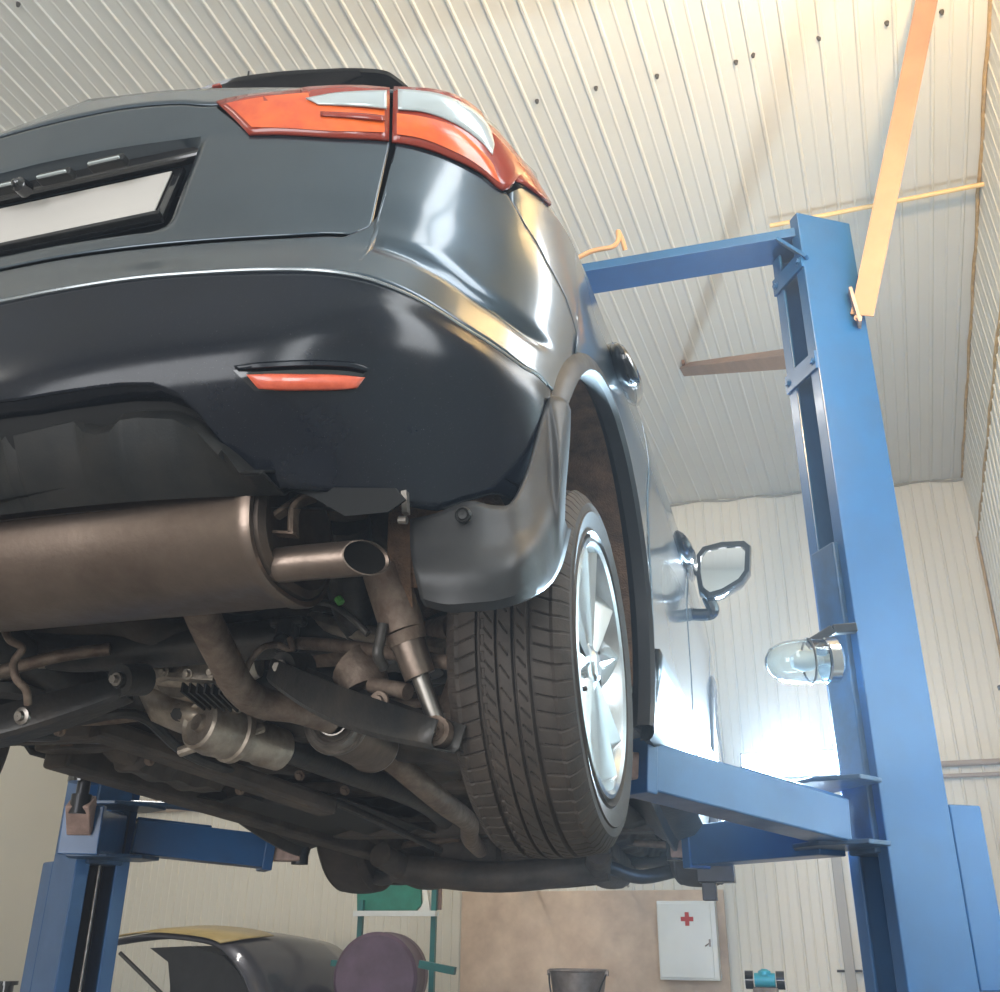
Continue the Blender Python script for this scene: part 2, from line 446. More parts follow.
# tailgate with plate recess and overhanging shelf
def recess(s, v):
    s = abs(s)
    a = 1-sm((s-.265)/.075)
    b_ = sm((v-4.30)/.35)*(1-sm((v-5.93)/.05))
    return -.105*a*b_
tl = [(s, v) for s, v in TG]
LT = SVL([(219, 106), (250, 137), (330, 140), (390, 144)])       # lamp lower boundary on tailgate
s_lt = LT[0][0]; s_lb = max(LT[1][0], s_lt+.03)
th = [(0, 6.9), (s_lt-.001, 6.9), (s_lt+.001, 6.85), (s_lb, 6.02), (tg_end, 6.0)]
tgm = sympatch(tl, th, tg_end-.001, step=.014, vstep=.05, disp=recess)
obj('tailgate', tgm, PAINT, car, solid=.004)
# shelf above (crease B up to window) continuing over the lamps
sh = sympatch([(0, 6.94), (2.0, 6.98)], [(0, 8), (2.0, 8)], s_of_y(-.30), step=.03, vstep=.2)
obj('tailgate_spoiler_lip', sh, PAINT, car, solid=.004)
# inner dark shell that closes the body behind the panel gaps
shell = sympatch([(0, .2), (SMAX, .2)], [(0, 8), (SMAX, 8)], SMAX-.01, step=.04, vstep=.15, off=-.03, disp=lambda s, v: recess(s, v)*1.25, arch=(ARC[0], ARC[1], .45))
fr = [v for v in shell.verts if (v.co.y-FARC[0])**2+(v.co.z-FARC[1])**2 < .25 and abs(v.co.x) > .5]
bmesh.ops.delete(shell, geom=fr, context='VERTS')
obj('inner_body_shell', shell, VOIDM, car)
# ---- tail lamps
def lamp_strip(top, bot, n=14, m=6, off=.004, dome=.004, sides=(1, -1)):
    tp = catmull([(*sv(*p), 0) for p in top], 6); bp = catmull([(*sv(*p), 0) for p in bot], 6)
    def at(L, t):
        t = t*(len(L)-1); i = min(len(L)-2, int(t)); f = t-i; return L[i].lerp(L[i+1], f)
    bm = B()
    for sd in sides:
        G = []
        for i in range(n+1):
            a, b_ = at(tp, i/n), at(bp, i/n); row = []
            for j in range(m+1):
                q = b_.lerp(a, j/m)
                e = min(1, 4*min(i, n-i)/n+.0)*min(1, 3.0*min(j, m-j)/m)
                p = SO(q.x, q.y, off+dome*e); row.append(Vector((p.x*sd, p.y, p.z)))
            G.append(row)
        if sd < 0: G = G[::-1]
        add_grid(bm, G)
    return bm
for sd, nm in ((1, 'right'), (-1, 'left')):
    il = obj('tail_lamp', lamp_strip([(218, 106), (255, 99), (300, 95), (345, 93), (389.5, 92.5)], [(250, 138), (285, 138), (320, 140), (355, 142), (388.5, 144)], sides=(sd,)), REDD, car, solid=.006, label='red tail lamp on the tailgate')
    obj('lens', lamp_strip([(229, 109), (262, 103), (300, 99), (340, 98), (384, 97)], [(254, 133), (290, 134), (320, 136), (350, 137), (384, 138)], off=.0125, dome=.003, sides=(sd,)), REDL, il, label='orange red lens')
    obj('reversing_lens', lamp_strip([(308, 107), (335, 102), (360, 100), (386, 99)], [(320, 113), (345, 114), (365, 115), (386, 117)], n=24, off=.0165, dome=.002, sides=(sd,)), CLEARL, il, solid=.003, label='clear reversing light strip')
    obj('light_bar', lamp_strip([(322, 120), (345, 121), (365, 122), (384, 124)], [(322, 124), (345, 125.5), (365, 127), (384, 129)], off=.0165, dome=.002, sides=(sd,)), REDD, il, solid=.002)
    ol = obj('tail_lamp', lamp_strip([(394, 92), (430, 95), (460, 104), (480, 118), (492, 132), (516, 160), (535, 186), (547, 205)],
             [(391.5, 145), (420, 150), (448, 160), (470, 170), (488, 182), (503, 193), (512, 183), (547, 208)], n=26, sides=(sd,)), REDD, car, solid=.006, label='wrap around red corner lamp')
    obj('lens', lamp_strip([(396, 119), (420, 122), (448, 130), (466, 142), (480, 156), (488, 165)], [(396, 140), (420, 144), (446, 154), (468, 165), (484, 177), (497, 188)], off=.0130, dome=.003, sides=(sd,)), REDL, ol, label='orange red lens')
    obj('indicator_lens', lamp_strip([(397, 96), (430, 99), (455, 107), (474, 119), (485, 133), (490, 150)], [(397, 116), (420, 118), (445, 126), (463, 136), (478, 148), (488, 160)], n=30, off=.0130, dome=.003, sides=(sd,)), CLEARL, ol, solid=.003, label='clear ribbed indicator lens')
    rh = obj('reflector_housing', lamp_strip([(234, 371), (262, 368), (300, 366), (340, 367), (366, 371)], [(255, 391), (280, 391), (305, 391), (335, 391), (355, 389)], n=24, off=.0045, dome=.0, sides=(sd,)), GLOSS, car, label='dark slot in the bumper')
    obj('reflector', lamp_strip([(248, 376), (275, 376), (305, 376.5), (335, 377), (363, 379)], [(260, 389), (285, 390), (305, 390), (330, 390), (355, 389)], n=16, off=.0095, dome=.004, sides=(sd,)), REFL, rh, solid=.003, label='orange red reflector')
    obj('slot_rim', lamp_strip([(236, 368), (265, 366), (300, 364), (345, 365), (368, 370)], [(238, 371), (264, 369), (300, 367.3), (343, 368.3), (364, 373)], n=24, m=3, off=.009, dome=.002, sides=(sd,)), BLACKP, rh, solid=.004)
# chrome-bright edge line over the black bumper
ed = B()
edp = [SO(s, 3.0, .002) for s in np.linspace(-s_end3+.02, s_end3-.02, 90)]
add_tube(ed, edp, .0035, 8, n=1)
obj('bumper_edge_trim', ed, mat('grey_trim_edge', (.22, .24, .25), .25, .7, .5), car)
# ---- side panels
s_q1 = s_of_y(.66); s_d1 = s_of_y(1.52); s_d2 = s_of_y(2.38)
tip = sv(547, 206)
lo_q = [(seam[0][0]+.004, seam[0][1])]
for s, v in seam[1:]:
    if s > lo_q[-1][0]+.002: lo_q.append((s+.004, v))
lo_q += [(lo_q[-1][0]+.02, 3.2), (lo_q[-1][0]+.12, 1.0), (s_q1, 1.0)]
hi_q = [(lo_q[0][0], 6.0), (tip[0], 6.85), (s_of_y(-.05), 8), (s_q1, 8)]
for sd in (1, -1):
    obj('quarter_panel', patch(lo_q, hi_q, lo_q[0][0], s_q1-.003, step=.02, vstep=.10, arch=ARC, sides=(sd,)), PAINT, car, solid=.004)
    for a, b_ in ((s_q1, s_d1), (s_d1, s_d2)):
        dr = obj('door', patch([(0, 1.0), (9, 1.0)], [(0, 8), (9, 8)], a+.003, b_-.003, step=.04, vstep=.14, sides=(sd,)), PAINT, car, solid=.004)
        hb = B()
        if a == s_q1: hp_ = [atx(x, y, X) for x, y, X in ((613, 348, .90), (619, 356, .925), (627, 374, .935), (633, 390, .925), (635, 402, .90))]
        else: hp_ = [atx(x, y, X) for x, y, X in ((674, 534, .90), (680, 540, .925), (687, 556, .935), (690, 570, .925), (690, 582, .90))]
        add_tube(hb, [Vector((q.x*sd, q.y, q.z)) for q in hp_], lambda t: .010+.012*sin(PI*t), 12, asp=1.4); fixn(hb)
        obj('door_handle', hb, GLOSS, dr)
        cl = patch([(0, .75), (9, .75)], [(0, 2.0), (9, 2.0)], a, b_, step=.06, vstep=.2, off=.012, sides=(sd,))
        obj('door_cladding', cl, DARKP, dr, solid=.012)
    obj('front_fender', patch([(0, 1.0), (9, 1.0)], [(0, 8), (9, 8)], s_d2+.003, s_of_y(3.1), step=.03, vstep=.12, arch=FARC, sides=(sd,)), PAINT, car, solid=.004)
fb = patch([(0, 1.0), (9, 1.0)], [(0, 8), (9, 8)], s_of_y(3.1)+.003, SMAX, step=.06, vstep=.2, sides=(1, -1))
obj('front_bumper', fb, PAINT, car, solid=.004)
# fuel-filler style bright gap line is the panel gap itself; arch trims + flaps
def arch_trim(cy, cz, sd, a0, a1, R0=.400, R1=.447, x0=.885):
    bm = B(); G = []
    n = 70
    for i in range(n+1):
        a = rad(a0+(a1-a0)*i/n); e = Vector((0, cos(a), sin(a)))
        y1 = cy+cos(a)*R1; z1 = cz+sin(a)*R1
        k = min(range(len(_by)), key=lambda q: abs(_by[q]-min(2.9, max(y1, -.28))))
        xb = _bx[k]
        prof = [(R0+.014, xb-.03), (R0, xb-.015), (R0, xb+.012), (R0+.008, xb+.022), ((R0+R1)/2, xb+.020), (R1-.008, xb+.012), (R1, xb+.004), (R1, xb-.015)]
        G.append([Vector((sd*x, cy+e.y*r, cz+e.z*r)) for r, x in prof])
    if sd < 0: G = G[::-1]
    add_grid(bm, G); return bm
for sd in (1, -1):
    obj('arch_trim', arch_trim(ARC[0], ARC[1], sd, -34, 161), FLAPM, car, label='grey black wheel arch moulding')
    obj('arch_trim', arch_trim(FARC[0], FARC[1], sd, -18, 198), FLAPM, car)
    for cy, cz in ((ARC[0], ARC[1]), (FARC[0], FARC[1])):
        bm = B(); add_lathe(bm, [(.405, 0), (.42, .12), (.42, .25), (.38, .29)], (sd*.872, cy, cz), (-sd, 0, 0), 60)
        for v in list(bm.verts):
            if v.co.z < cz-.13: bm.verts.remove(v)
        fixn(bm); obj('wheel_arch_liner', bm, LINER, car, label='brown felt wheel arch liner')
# mud flap: wraps from the arch rear edge, across behind the tyre
def flap(sd):
    # pixel grid (rows top->bottom), depth per column
    T = [(410, 519), (436, 513), (468, 501), (492, 505), (512, 502), (528, 470), (545, 408), (552, 396), (566, 400), (571, 410)]
    Mi = [(410, 545), (438, 545), (468, 540), (492, 540), (515, 535), (533, 515), (551, 470), (559, 440), (567, 435), (570, 440)]
    L = [(414, 572), (440, 572), (468, 571), (495, 568), (520, 560), (538, 545), (553, 520), (560, 500), (564, 492), (566, 490)]
    Bt = [(420, 598), (444, 604), (470, 603), (498, 600), (522, 592), (542, 578), (554, 560), (560, 540), (563, 528), (565, 520)]
    D = [1.235, 1.235, 1.24, 1.255, 1.28, 1.33, 1.385, 1.40, 1.44, 1.48]
    rows = []
    for R, dd in ((T, -.0), (Mi, -.012), (L, -.03), (Bt, -.02)):
        rows.append([atD(p[0], p[1], d+dd+.01) for p, d in zip(R, D)])
    G = []
    cols = list(zip(*rows))
    cc = [catmull(c, 6) for c in cols]
    for j in range(len(cc[0])): G.append(catmull([c[j] for c in cc], 5))
    # inner return
    G.append([p+Vector((0, .02, -.006)) for p in G[-1]]); G.append([p+Vector((0, .03, .012)) for p in G[-1]])
    G = [[Vector((p.x*sd, p.y, p.z)) for p in r] for r in G]
    if sd > 0: G = G[::-1]
    bm = B(); add_grid(bm, G); return bm
for sd in (1, -1):
    fl = obj('mud_flap', flap(sd), FLAPM, car, solid=.006, label='moulded mud flap behind the rear tyre')
    bm = B(); p = atD(463, 515, 1.232); p.x *= sd
    add_lathe(bm, [(.001, .004), (.006, .005), (.008, .003), (.010, .005), (.012, .002), (.012, -.004)], p, (0.1*sd, -1, -.3), 24)
    obj('push_pin', bm, DARKP, fl)
# diffuser insert: set back from the bumper, two notches
def diffuser():
    top = [(-3, 411), (6, 430), (17, 425), (20, 412), (76, 409), (84, 419), (96, 421), (108, 418), (118, 406), (135, 402), (168, 401), (190, 412), (215, 440), (240, 478)]
    # heights of the ridge line from pixels on a plane set back
    prof = [(a.x, a.z) for a in (atD(x, y, 1.035) for x, y in top)]
    xs = [p[0] for p in prof]; zs = [p[1] for p in prof]
    xs, zs = zip(*sorted(zip(xs, zs)))
    bm = B(); G = []
    zlow = 1.926; Xm = max(xs)
    for i in range(-150, 151):
        x = Xm*i/150; ax = abs(x)
        zt = float(np.interp(ax, xs, zs)); 
        zr = 2.165                     # inner back wall top
        y0 = -.665+.10*(ax/.7)**3
        zb = zlow+.0*ax
        zt = max(zt, zb+.01)
        h = (zt-zb)
        row = [(y0+.055, max(zr, zt+.012)), (y0+.048, zt+.02), (y0+.012, zt+.004), (y0+.000, zt-.006), (y0-.004, zt-.02 if h > .05 else zt-.008), (y0+.012, zb+h*.55), (y0+.035, zb+h*.25), (y0+.07, zb)]
        row += [(y0+.10, zb+.022), (y0+.16, zb+.06)]
        G.append([Vector((x, y, z)) for y, z in row])
    add_grid(bm, G); fixn(bm); return bm
obj('diffuser', diffuser(), DARKP, car, solid=.004, label='matte black diffuser insert with notches')
# return flange from bumper edge back to the diffuser
bm = B(); G = []
ds = [(s, v) for s, v in diff_out]
for i in range(-80, 81):
    t = abs(i)/80*ds[-1][0]; v = interp(ds, t)
    p = S(t, v)
    sx = -1 if i < 0 else 1
    fk = 1-.9*(abs(i)/80)**5
    q = [p, p+Vector((0, .006*fk, -.004*fk)), p+Vector((0, .05*fk, -.006*fk)), p+Vector((0, .10*fk, .012*fk))]
    G.append([Vector((a.x*sx, a.y, a.z)) for a in q])
add_grid(bm, G); fixn(bm); obj('bumper_return_flange', bm, BLACKP, car)
# ---- number plate
pl = B(); Yb, Yt = -.574, -.548; zb, zt = CAM.z+1.0*1.126, CAM.z+1.073*1.152
nrm = Vector((0, -(zt-zb), (Yt-Yb))).normalized(); upd = Vector((0, Yt-Yb, zt-zb)).normalized()
Rm = Matrix((Vector((1, 0, 0)), -nrm, upd)).transposed()
pc = Vector((0, (Yb+Yt)/2, (zb+zt)/2)); hh = math.hypot(zt-zb, Yt-Yb)
add_box(pl, pc-nrm*.006-upd*.002, (.555, .012, hh+.034), Rm)
pf = obj('plate_frame', pl, GLOSS, car, False, bev=.003, label='black number plate holder')
pl = B(); add_box(pl, pc+nrm*.003, (.52, .003, hh), Rm)
obj('number_plate', pl, PLATE, pf, False, bev=.001, label='blank grey number plate')
bm = B()
add_box(bm, pc-nrm*.0-upd*(hh/2+.013), (.555, .022, .010), Rm)
obj('plate_frame_lip', bm, DARKP, pf, False, bev=.003)
# handle panel over the plate: black panel with two lamps, opener and camera
bm = B()
add_box(bm, (0, -.553, 2.625), (.74, .02, .05)); obj('handle_panel', bm, GLOSS, car, False, bev=.006)
for sd in (1, -1):
    for k, (a, b_) in enumerate((((89, 167), (128, 160)), ((38, 182), (75, 172)))):
        p0, p1 = atD(*a, 1.10), atD(*b_, 1.10); c = (p0+p1)/2; w = (p1-p0).length
        bm = B(); add_box(bm, (c.x*sd, c.y, c.z), (w*.9, .02, .016)); pk = obj('plate_light', bm, DARKP, car, False, bev=.003)
        bm = B(); add_box(bm, (c.x*sd, c.y-.012, c.z-.004), (w*.8, .006, .005)); obj('lens', bm, CLEARL, pk, False, bev=.002)
c = atD(18, 184, 1.085); bm = B(); add_lathe(bm, [(.002, -.012), (.006, -.010), (.009, -.004), (.014, 0), (.016, .02)], c, (0, 1, .2), 20); obj('reversing_camera', bm, GLOSS, car)
# ---- roof, glass, spoiler
def ztop(y, x):
    return 3.20-.10*(abs(x)/.6)**2.2-.10*max(0, (y-1.2)/1.2)**2
bm = B(); G = []
for i in range(31):
    y = -.10+2.2*i/30; G.append([Vector((x, y, ztop(y, x))) for x in np.linspace(-.58, .58, 17)])
add_grid(bm, G); fixn(bm); obj('roof', bm, PAINT, car, solid=.004)
bm = B(); G = []
for j in range(9):
    t = j/8
    G.append([Vector((x*(1-.0*t), 0, 0)) for x in (0,)])
G = []
for i in range(-16, 17):
    s = i/16*1.02; p = S(s, 8); q = Vector((.56*i/16, -.10, ztop(-.1, .56*i/16)))
    G.append([p.lerp(q, t)+Vector((0, .01, -.01)) for t in np.linspace(0, 1, 8)])
add_grid(bm, G); obj('rear_window', bm, GLASSD, car, solid=.004)
for sd in (1, -1):
    for (y0, y1, nm, m) in ((.0, .45, 'rear_quarter_window', GLASSD), (.50, 1.42, 'side_window', GLASSD), (1.47, 2.25, 'side_window', GLASSD)):
        G = []
        for i in range(13):
            y = y0+(y1-y0)*i/12; p = S(s_of_y(y), 8)
            yt = y if y < 1.6 else y-(y-1.6)*.55
            q = Vector((.575, max(yt, -.08), ztop(yt, .575)))
            G.append([Vector((sd*a.x, a.y, a.z)) for a in (p.lerp(q, t)+Vector((.03*sin(PI*t), 0, 0)) for t in np.linspace(0, 1, 6))])
        if sd < 0: G = G[::-1]
        bm = B(); add_grid(bm, G); obj(nm, bm, m, car, solid=.004)
    bm = B(); add_tube(bm, [(sd*.56, -.02, 3.14), (sd*.57, .3, 3.19), (sd*.575, 1.2, 3.18), (sd*.56, 1.9, 3.08)], .014, 10); obj('roof_rail', bm, CHROME, car)
    for yy, w in ((.475, .05), (1.445, .06)):
        bm = B(); p = S(s_of_y(yy), 8); add_beam(bm, (sd*(p.x-.04), yy, p.z+.02), (sd*.565, yy, 3.1), w, .02, Vector((0, 1, 0)))
        obj('door_pillar', bm, GLOSS, car, False)
bm = B(); G = []
for i in range(-14, 15):
    x = .84*i/14; p = Vector((x, 2.35, 2.66-.03*abs(x))); q = Vector((x*.68, 1.95, ztop(1.95, x*.6)))
    G.append([p.lerp(q, t) for t in np.linspace(0, 1, 6)])
add_grid(bm, G); fixn(bm); obj('windscreen', bm, GLASSD, car, solid=.004)
bm = B(); G = []
for i in range(-14, 15):
    f = i/14
    G.append([Vector((f*w, y, 2.66-.02*f*f-.30*((y-2.3)/1.2)**2)) for y, w in ((2.28, .82), (2.6, .80), (2.9, .76), (3.2, .66), (3.42, .45))])
add_grid(bm, G); fixn(bm); obj('bonnet', bm, PAINT, car, solid=.004)
# roof spoiler: arched black band
bm = B(); G = []
tp = [(200, 88), (225, 80), (250, 75), (285, 71), (320, 69), (352, 68), (383, 70), (398, 78), (412, 90)]
tpp = catmull([atD(x, y, 1.50) for x, y in tp], 5)
full = [Vector((-p.x, p.y, p.z)) for p in tpp[::-1] if p.x > .02]+[p for p in tpp if p.x > -.01]
for p in full:
    k = (1-(abs(p.x)/.58)**4)
    h = .012+.085*max(0, k)
    G.append([p+Vector((0, .22, -.02)), p+Vector((0, .05, .0)), p, p+Vector((0, .004, -.008)), p+Vector((0, .03, -.3*h)), p+Vector((0, .06, -h*.8)), p+Vector((0, .09, -h)), p+Vector((0, .16, -h-.01))])
add_grid(bm, G); fixn(bm); sp = obj('roof_spoiler', bm, GLOSS, car, solid=.004, label='black roof spoiler')
bm = B(); add_box(bm, atD(217, 86.5, 1.47), (.022, .012, .008)); obj('brake_light', bm, REDD, sp, False, bev=.003)
bm = B(); a = atD(248, 77, 1.7); add_cyl(bm, a-Vector((0, 0, .03)), a+Vector((0, .0, .02)), .0035, .0025, 8); obj('roof_antenna', bm, GLOSS, car)
# door mirror
def mirror(sd):
    c = atx(723, 572, 1.02) if False else None
    D = 3.35
    pl_ = [(697, 556), (703, 548), (722, 543), (744, 542), (750, 547), (749, 572), (742, 582), (722, 594), (708, 598), (700, 592), (697, 575)]
    P = [atD(x, y, D) for x, y in pl_]
    cen = sum(P, Vector())/len(P)
    bm = B(); rings = []
    for sc, dy in ((1.0, -.012), (1.04, .0), (1.05, .04), (.92, .09), (.6, .13), (.2, .145)):
        rings.append([bm.verts.new(Vector((sd*(cen.x+(p.x-cen.x)*sc), cen.y+dy, cen.z+(p.z-cen.z)*sc))) for p in P])
    for a, b_ in zip(rings, rings[1:]):
        for k in range(len(P)): bm.faces.new((a[k], a[(k+1) % len(P)], b_[(k+1) % len(P)], b_[k]))
    bm.faces.new(rings[-1]); 
    inner = [bm.verts.new(Vector((sd*(cen.x+(p.x-cen.x)*.84), cen.y-.012, cen.z+(p.z-cen.z)*.84))) for p in P]
    inn2 = [bm.verts.new(Vector((sd*(cen.x+(p.x-cen.x)*.83), cen.y+.004, cen.z+(p.z-cen.z)*.83))) for p in P]
    for k in range(len(P)):
        k2 = (k+1) % len(P)
        bm.faces.new((rings[0][k], inner[k], inner[k2], rings[0][k2])); bm.faces.new((inner[k], inn2[k], inn2[k2], inner[k2]))
    fixn(bm); mo = obj('door_mirror', bm, GLOSS, car, ang=50, label='black door mirror')
    bm = B(); f = [bm.verts.new(Vector((sd*(cen.x+(p.x-cen.x)*.84), cen.y+.002, cen.z+(p.z-cen.z)*.84))) for p in P]
    g = [bm.verts.new(v.co+Vector((0, .004, 0))) for v in f]
    bm.faces.new(f); bm.faces.new(g[::-1])
    for k in range(len(f)): bm.faces.new((f[k], g[k], g[(k+1) % len(f)], f[(k+1) % len(f)]))
    fixn(bm); obj('mirror_glass', bm, MIRG, mo, False)
    bm = B(); a = atD(708, 597, D+.04); b_ = atD(716, 613, D+.06); z0 = Vector((.86, a.y+.03, b_.z))
    add_tube(bm, [(sd*a.x, a.y, a.z), (sd*b_.x*.985, b_.y, b_.z), (sd*.87, z0.y, z0.z+.01)], .022, 10); obj('mirror_arm', bm, GLOSS, mo)
mirror(1); mirror(-1)

# ------------------------------------------------------------------ wheels
def tyre_bm(R, xin, xout, cy, cz, sd, tread=True, R0=.234):
    W = abs(xout-xin); bm = B()
    # profile t across from outer bead to inner bead
    prof = [(R0, .022), (R0+.004, .010), (R0+.012, .001), (R0+.015, -.003), (R0+.019, .000), (R0+.040, -.005), (R0+.050, -.0075), (R0+.052, -.0045), (R-.035, -.004), (R-.016, .008), (R-.008, .018)]
    TR = []; n = 84 if tread else 10
    for i in range(n+1):
        t = i/n; w = .024+t*(W-.048)
        crown = .006*(2*t-1)**2+.004*abs(2*t-1)**6
        TR.append((R-crown, w))
    prof2 = [(R-.008, W-.018), (R-.016, W-.008), (R-.035, W+.004), (R0+.045, W+.006), (R0+.01, W), (R0, W-.02)]
    full = prof+TR+prof2
    seg = 1440 if tread else 96
    grooves = [(.205, .024), (.385, .018), (.565, .018), (.77, .024)]
    ax = Vector((-sd, 0, 0))
    rings = []
    i0 = len(prof); i1 = i0+len(TR)
    for k in range(seg):
        a = 2*PI*k/seg; e = Vector((0, cos(a), sin(a)))
        ring = []
        for i, (r, w) in enumerate(full):
            if tread and i0-1 <= i <= i1:
                t = (w-.024)/(W-.048); d = 0
                for gc, gw in grooves:
                    q = abs(t-gc)
                    if q < gw: d = max(d, .0075*min(1, (gw-q)/.007))
                deg = a*180/PI
                def sipe(period, slope, width, depth, ph=0.):
                    f = (deg+slope*t+ph) % period; q = min(f, period-f)
                    return depth*max(0, 1-q/width)
                if t < .185: d = max(d, sipe(4.5, 8, .42, .0045))
                elif t > .795: d = max(d, sipe(4.5, -8, .42, .0045, 2))
                elif .25 < t < .345: d = max(d, sipe(4.5, 34, .5, .0045))
                elif .43 < t < .535: d = max(d, sipe(6.0, 38, .5, .004, 3))
                elif .60 < t < .70: d = max(d, sipe(4.5, 34, .5, .0045, 1))
                if .70 < t < .735: d = max(d, .002*(1 if (deg % 4.5) < 2.6 else 0))
                r -= d
            elif tread and (i == i0-2 or i == i1+1):
                f = (a*180/PI) % 4.5; r -= .003 if f < .6 else 0
            ring.append(bm.verts.new(Vector((sd*xout, cy, cz))+e*r+ax*w))
        rings.append(ring)
    for k in range(seg):
        A, Bq = rings[k], rings[(k+1) % seg]
        for i in range(len(full)-1): bm.faces.new((A[i], A[i+1], Bq[i+1], Bq[i]))
    if tread:   # raised bead lines on the sidewall
        pass
    fixn(bm); return bm
def rim_bm(sd, xo, cy, cz, R0=.234):
    bm = B(); ax = (-sd, 0, 0); o = (sd*xo, cy, cz)
    add_lathe(bm, [(R0-.004, .040), (R0+.004, .006), (R0+.002, -.001), (R0-.005, -.003), (R0-.012, .002), (R0-.016, .016), (R0-.022, .045)], o, ax, 96)
    return bm
def spokes_bm(sd, xo, cy, cz, R0=.234, rot=0.):
    bm = B(); O = Vector((sd*xo, cy, cz)); ax = Vector((-sd, 0, 0))
    def P(a, r, d, t=0.):
        e = Vector((0, cos(a), sin(a))); n = Vector((0, -sin(a), cos(a)))
        return O+e*r+n*t+ax*d
    for k in range(5):
        for s_ in (-1, 1):
            a = rad(90+72*k)+rot
            G = []
            for f in np.linspace(0, 1, 9):
                r = .026+(R0-.014-.026)*f
                c = s_*(.011+.054*f**1.1)                 # arms of the pair diverge outwards
                w = .012+.027*f; dep = .019-.014*f**.9
                G.append([P(a, r, dep+.045, c-s_*w*.85), P(a, r, dep+.012*(.3+f), c-s_*w), P(a, r, dep-.001, c-s_*w*.35), P(a, r, dep+.004+.010*f, c+s_*w*.45), P(a, r, dep+.012+.016*f, c+s_*w*1.05), P(a, r, dep+.05, c+s_*w*1.0)])
            if (s_*sd) > 0: G = G[::-1]
            add_grid(bm, G)
    fixn(bm)
    add_lathe(bm, [(.001, .008), (.020, .008), (.027, .011), (.030, .016), (.044, .020), (.050, .030), (.052, .08)], O, ax, 40)
    for k in range(5):
        a = rad(90+36+72*k)+rot
        add_cyl(bm, P(a, .044, .04), P(a, .044, .022), .008, seg=6)
    return bm
def wheel(sd, cy, cz, tread, name='wheel', label=None, xo=.885, R=.335):
    w = bpy.data.objects.new(name, None); C.objects.link(w); w.parent = car; w.location = Vector((sd*xo, cy, cz))-car.location
    if label: w['label'] = label
    obj('tyre', tyre_bm(R, xo-.198, xo, cy, cz, sd, tread), RUBBER, w, ang=25)
    obj('rim', rim_bm(sd, xo, cy, cz), ALLOY, w)
    bm = B(); add_lathe(bm, [(.212, .044), (.204, .10), (.194, .17)], (sd*xo, cy, cz), (-sd, 0, 0), 72); obj('barrel', bm, BARREL, w)
    sp_ = obj('spokes', spokes_bm(sd, xo, cy, cz, rot=rad(13)), ALLOY, w, ang=20)
    bm = B(); add_lathe(bm, [(.02, .078), (.15, .078), (.155, .082), (.155, .10), (.10, .11), (.08, .13), (.05, .13)], (sd*xo, cy, cz), (-sd, 0, 0), 48); fixn(bm)
    obj('brake_disc', bm, DISC, w)
    bm = B(); add_box(bm, (sd*(xo-.10), cy+.14, cz+.02), (.07, .07, .16)); obj('brake_calliper', bm, UNDER2, w, False, bev=.012)
    if tread:
        bm = B(); a = rad(205); add_cyl(bm, (sd*(xo-.016), cy+cos(a)*.212, cz+sin(a)*.212), (sd*(xo+.004), cy+cos(a)*.200, cz+sin(a)*.200), .004, seg=10); obj('valve', bm, GLOSS, w)
    return w
WZ = 1.814
wheel(1, .08, WZ, True, label='rear wheel with silver five-twin-spoke alloy')
wheel(-1, .08, WZ, False)
wheel(1, 2.646, WZ+.07, False)
wheel(-1, 2.646, WZ+.05, False, xo=.80)

# ------------------------------------------------------------------ UNDERBODY
def under_z(x, y):
    ax = abs(x)
    base = 2.06-.22*sm((y-.42)/.22)-.10*sm((y-1.2)/1.6)
    tun = .11*(1-sm((ax-.10)/.07))*sm((y-.3)/.2)
    rail = -.045*(1-sm((abs(ax-.50)-.035)/.02))
    rear = 0
    tank = -.09*(1-sm((abs(x-.36)-.20)/.04))*(1-sm((abs(y-.80)-.22)/.05))
    tank2 = -.05*(1-sm((abs(x+.36)-.20)/.04))*(1-sm((abs(y-.80)-.22)/.05))
    rib = .008*sin(y*40)*(1 if ax < .45 and y > 1.1 else 0)
    sill = .075*sm((ax-.60)/.06)*(1-sm((y-1.0)/1.0))
    lump = .010*sin(x*31+y*17)*sin(y*23-x*9)
    return base+tun+rail+tank+tank2+rib+sill+lump+rear
bm = B(); G = []
for j in range(200):
    y = -.48+3.75*j/199
    hw = .84 if (.60 < y < 2.12) else .62
    G.append([Vector((x, y, under_z(x, y))) for x in np.linspace(-hw, hw, 90)])
add_grid(bm, G); fixn(bm); obj('floor_pan', bm, UNDER, car, ang=60)
for sd in (1, -1):   # sills with pinch weld and arch inner walls
    bm = B(); G = []
    for y in np.linspace(.56, 2.2, 20):
        dz = .072-.18*sm((y-1.0)/1.2)
        G.append([Vector((sd*x, y, z+dz)) for x, z in ((.62, 1.86), (.70, 1.80), (.735, 1.79), (.745, 1.755), (.755, 1.755), (.765, 1.79), (.83, 1.80), (.865, 1.83), (.88, 1.90))])
    add_grid(bm, G); fixn(bm); obj('sill', bm, UNDER2, car)
    for cy in (.13, 2.64):
        bm = B(); G = []
        for a in np.linspace(-25, 205, 40):
            G.append([Vector((sd*x, cy+cos(rad(a))*r, 1.98+sin(rad(a))*r)) for x, r in ((.60, .05), (.60, .25), (.60, .42), (.64, .42))])
        add_grid(bm, G); fixn(bm); obj('inner_wing', bm, LINER, car)
# rear closing panel behind bumper
bm = B(); G = []
for i in range(-20, 21):
    x = .62*i/20
    G.append([Vector((x, -.57+.12*(abs(x)/.62)**3, 1.93)), Vector((x, -.50+.08*(abs(x)/.62)**3, 1.95)), Vector((x, -.44, 2.06)), Vector((x, -.38, 2.07))])
add_grid(bm, G); fixn(bm); obj('rear_valance', bm, UNDER2, car)
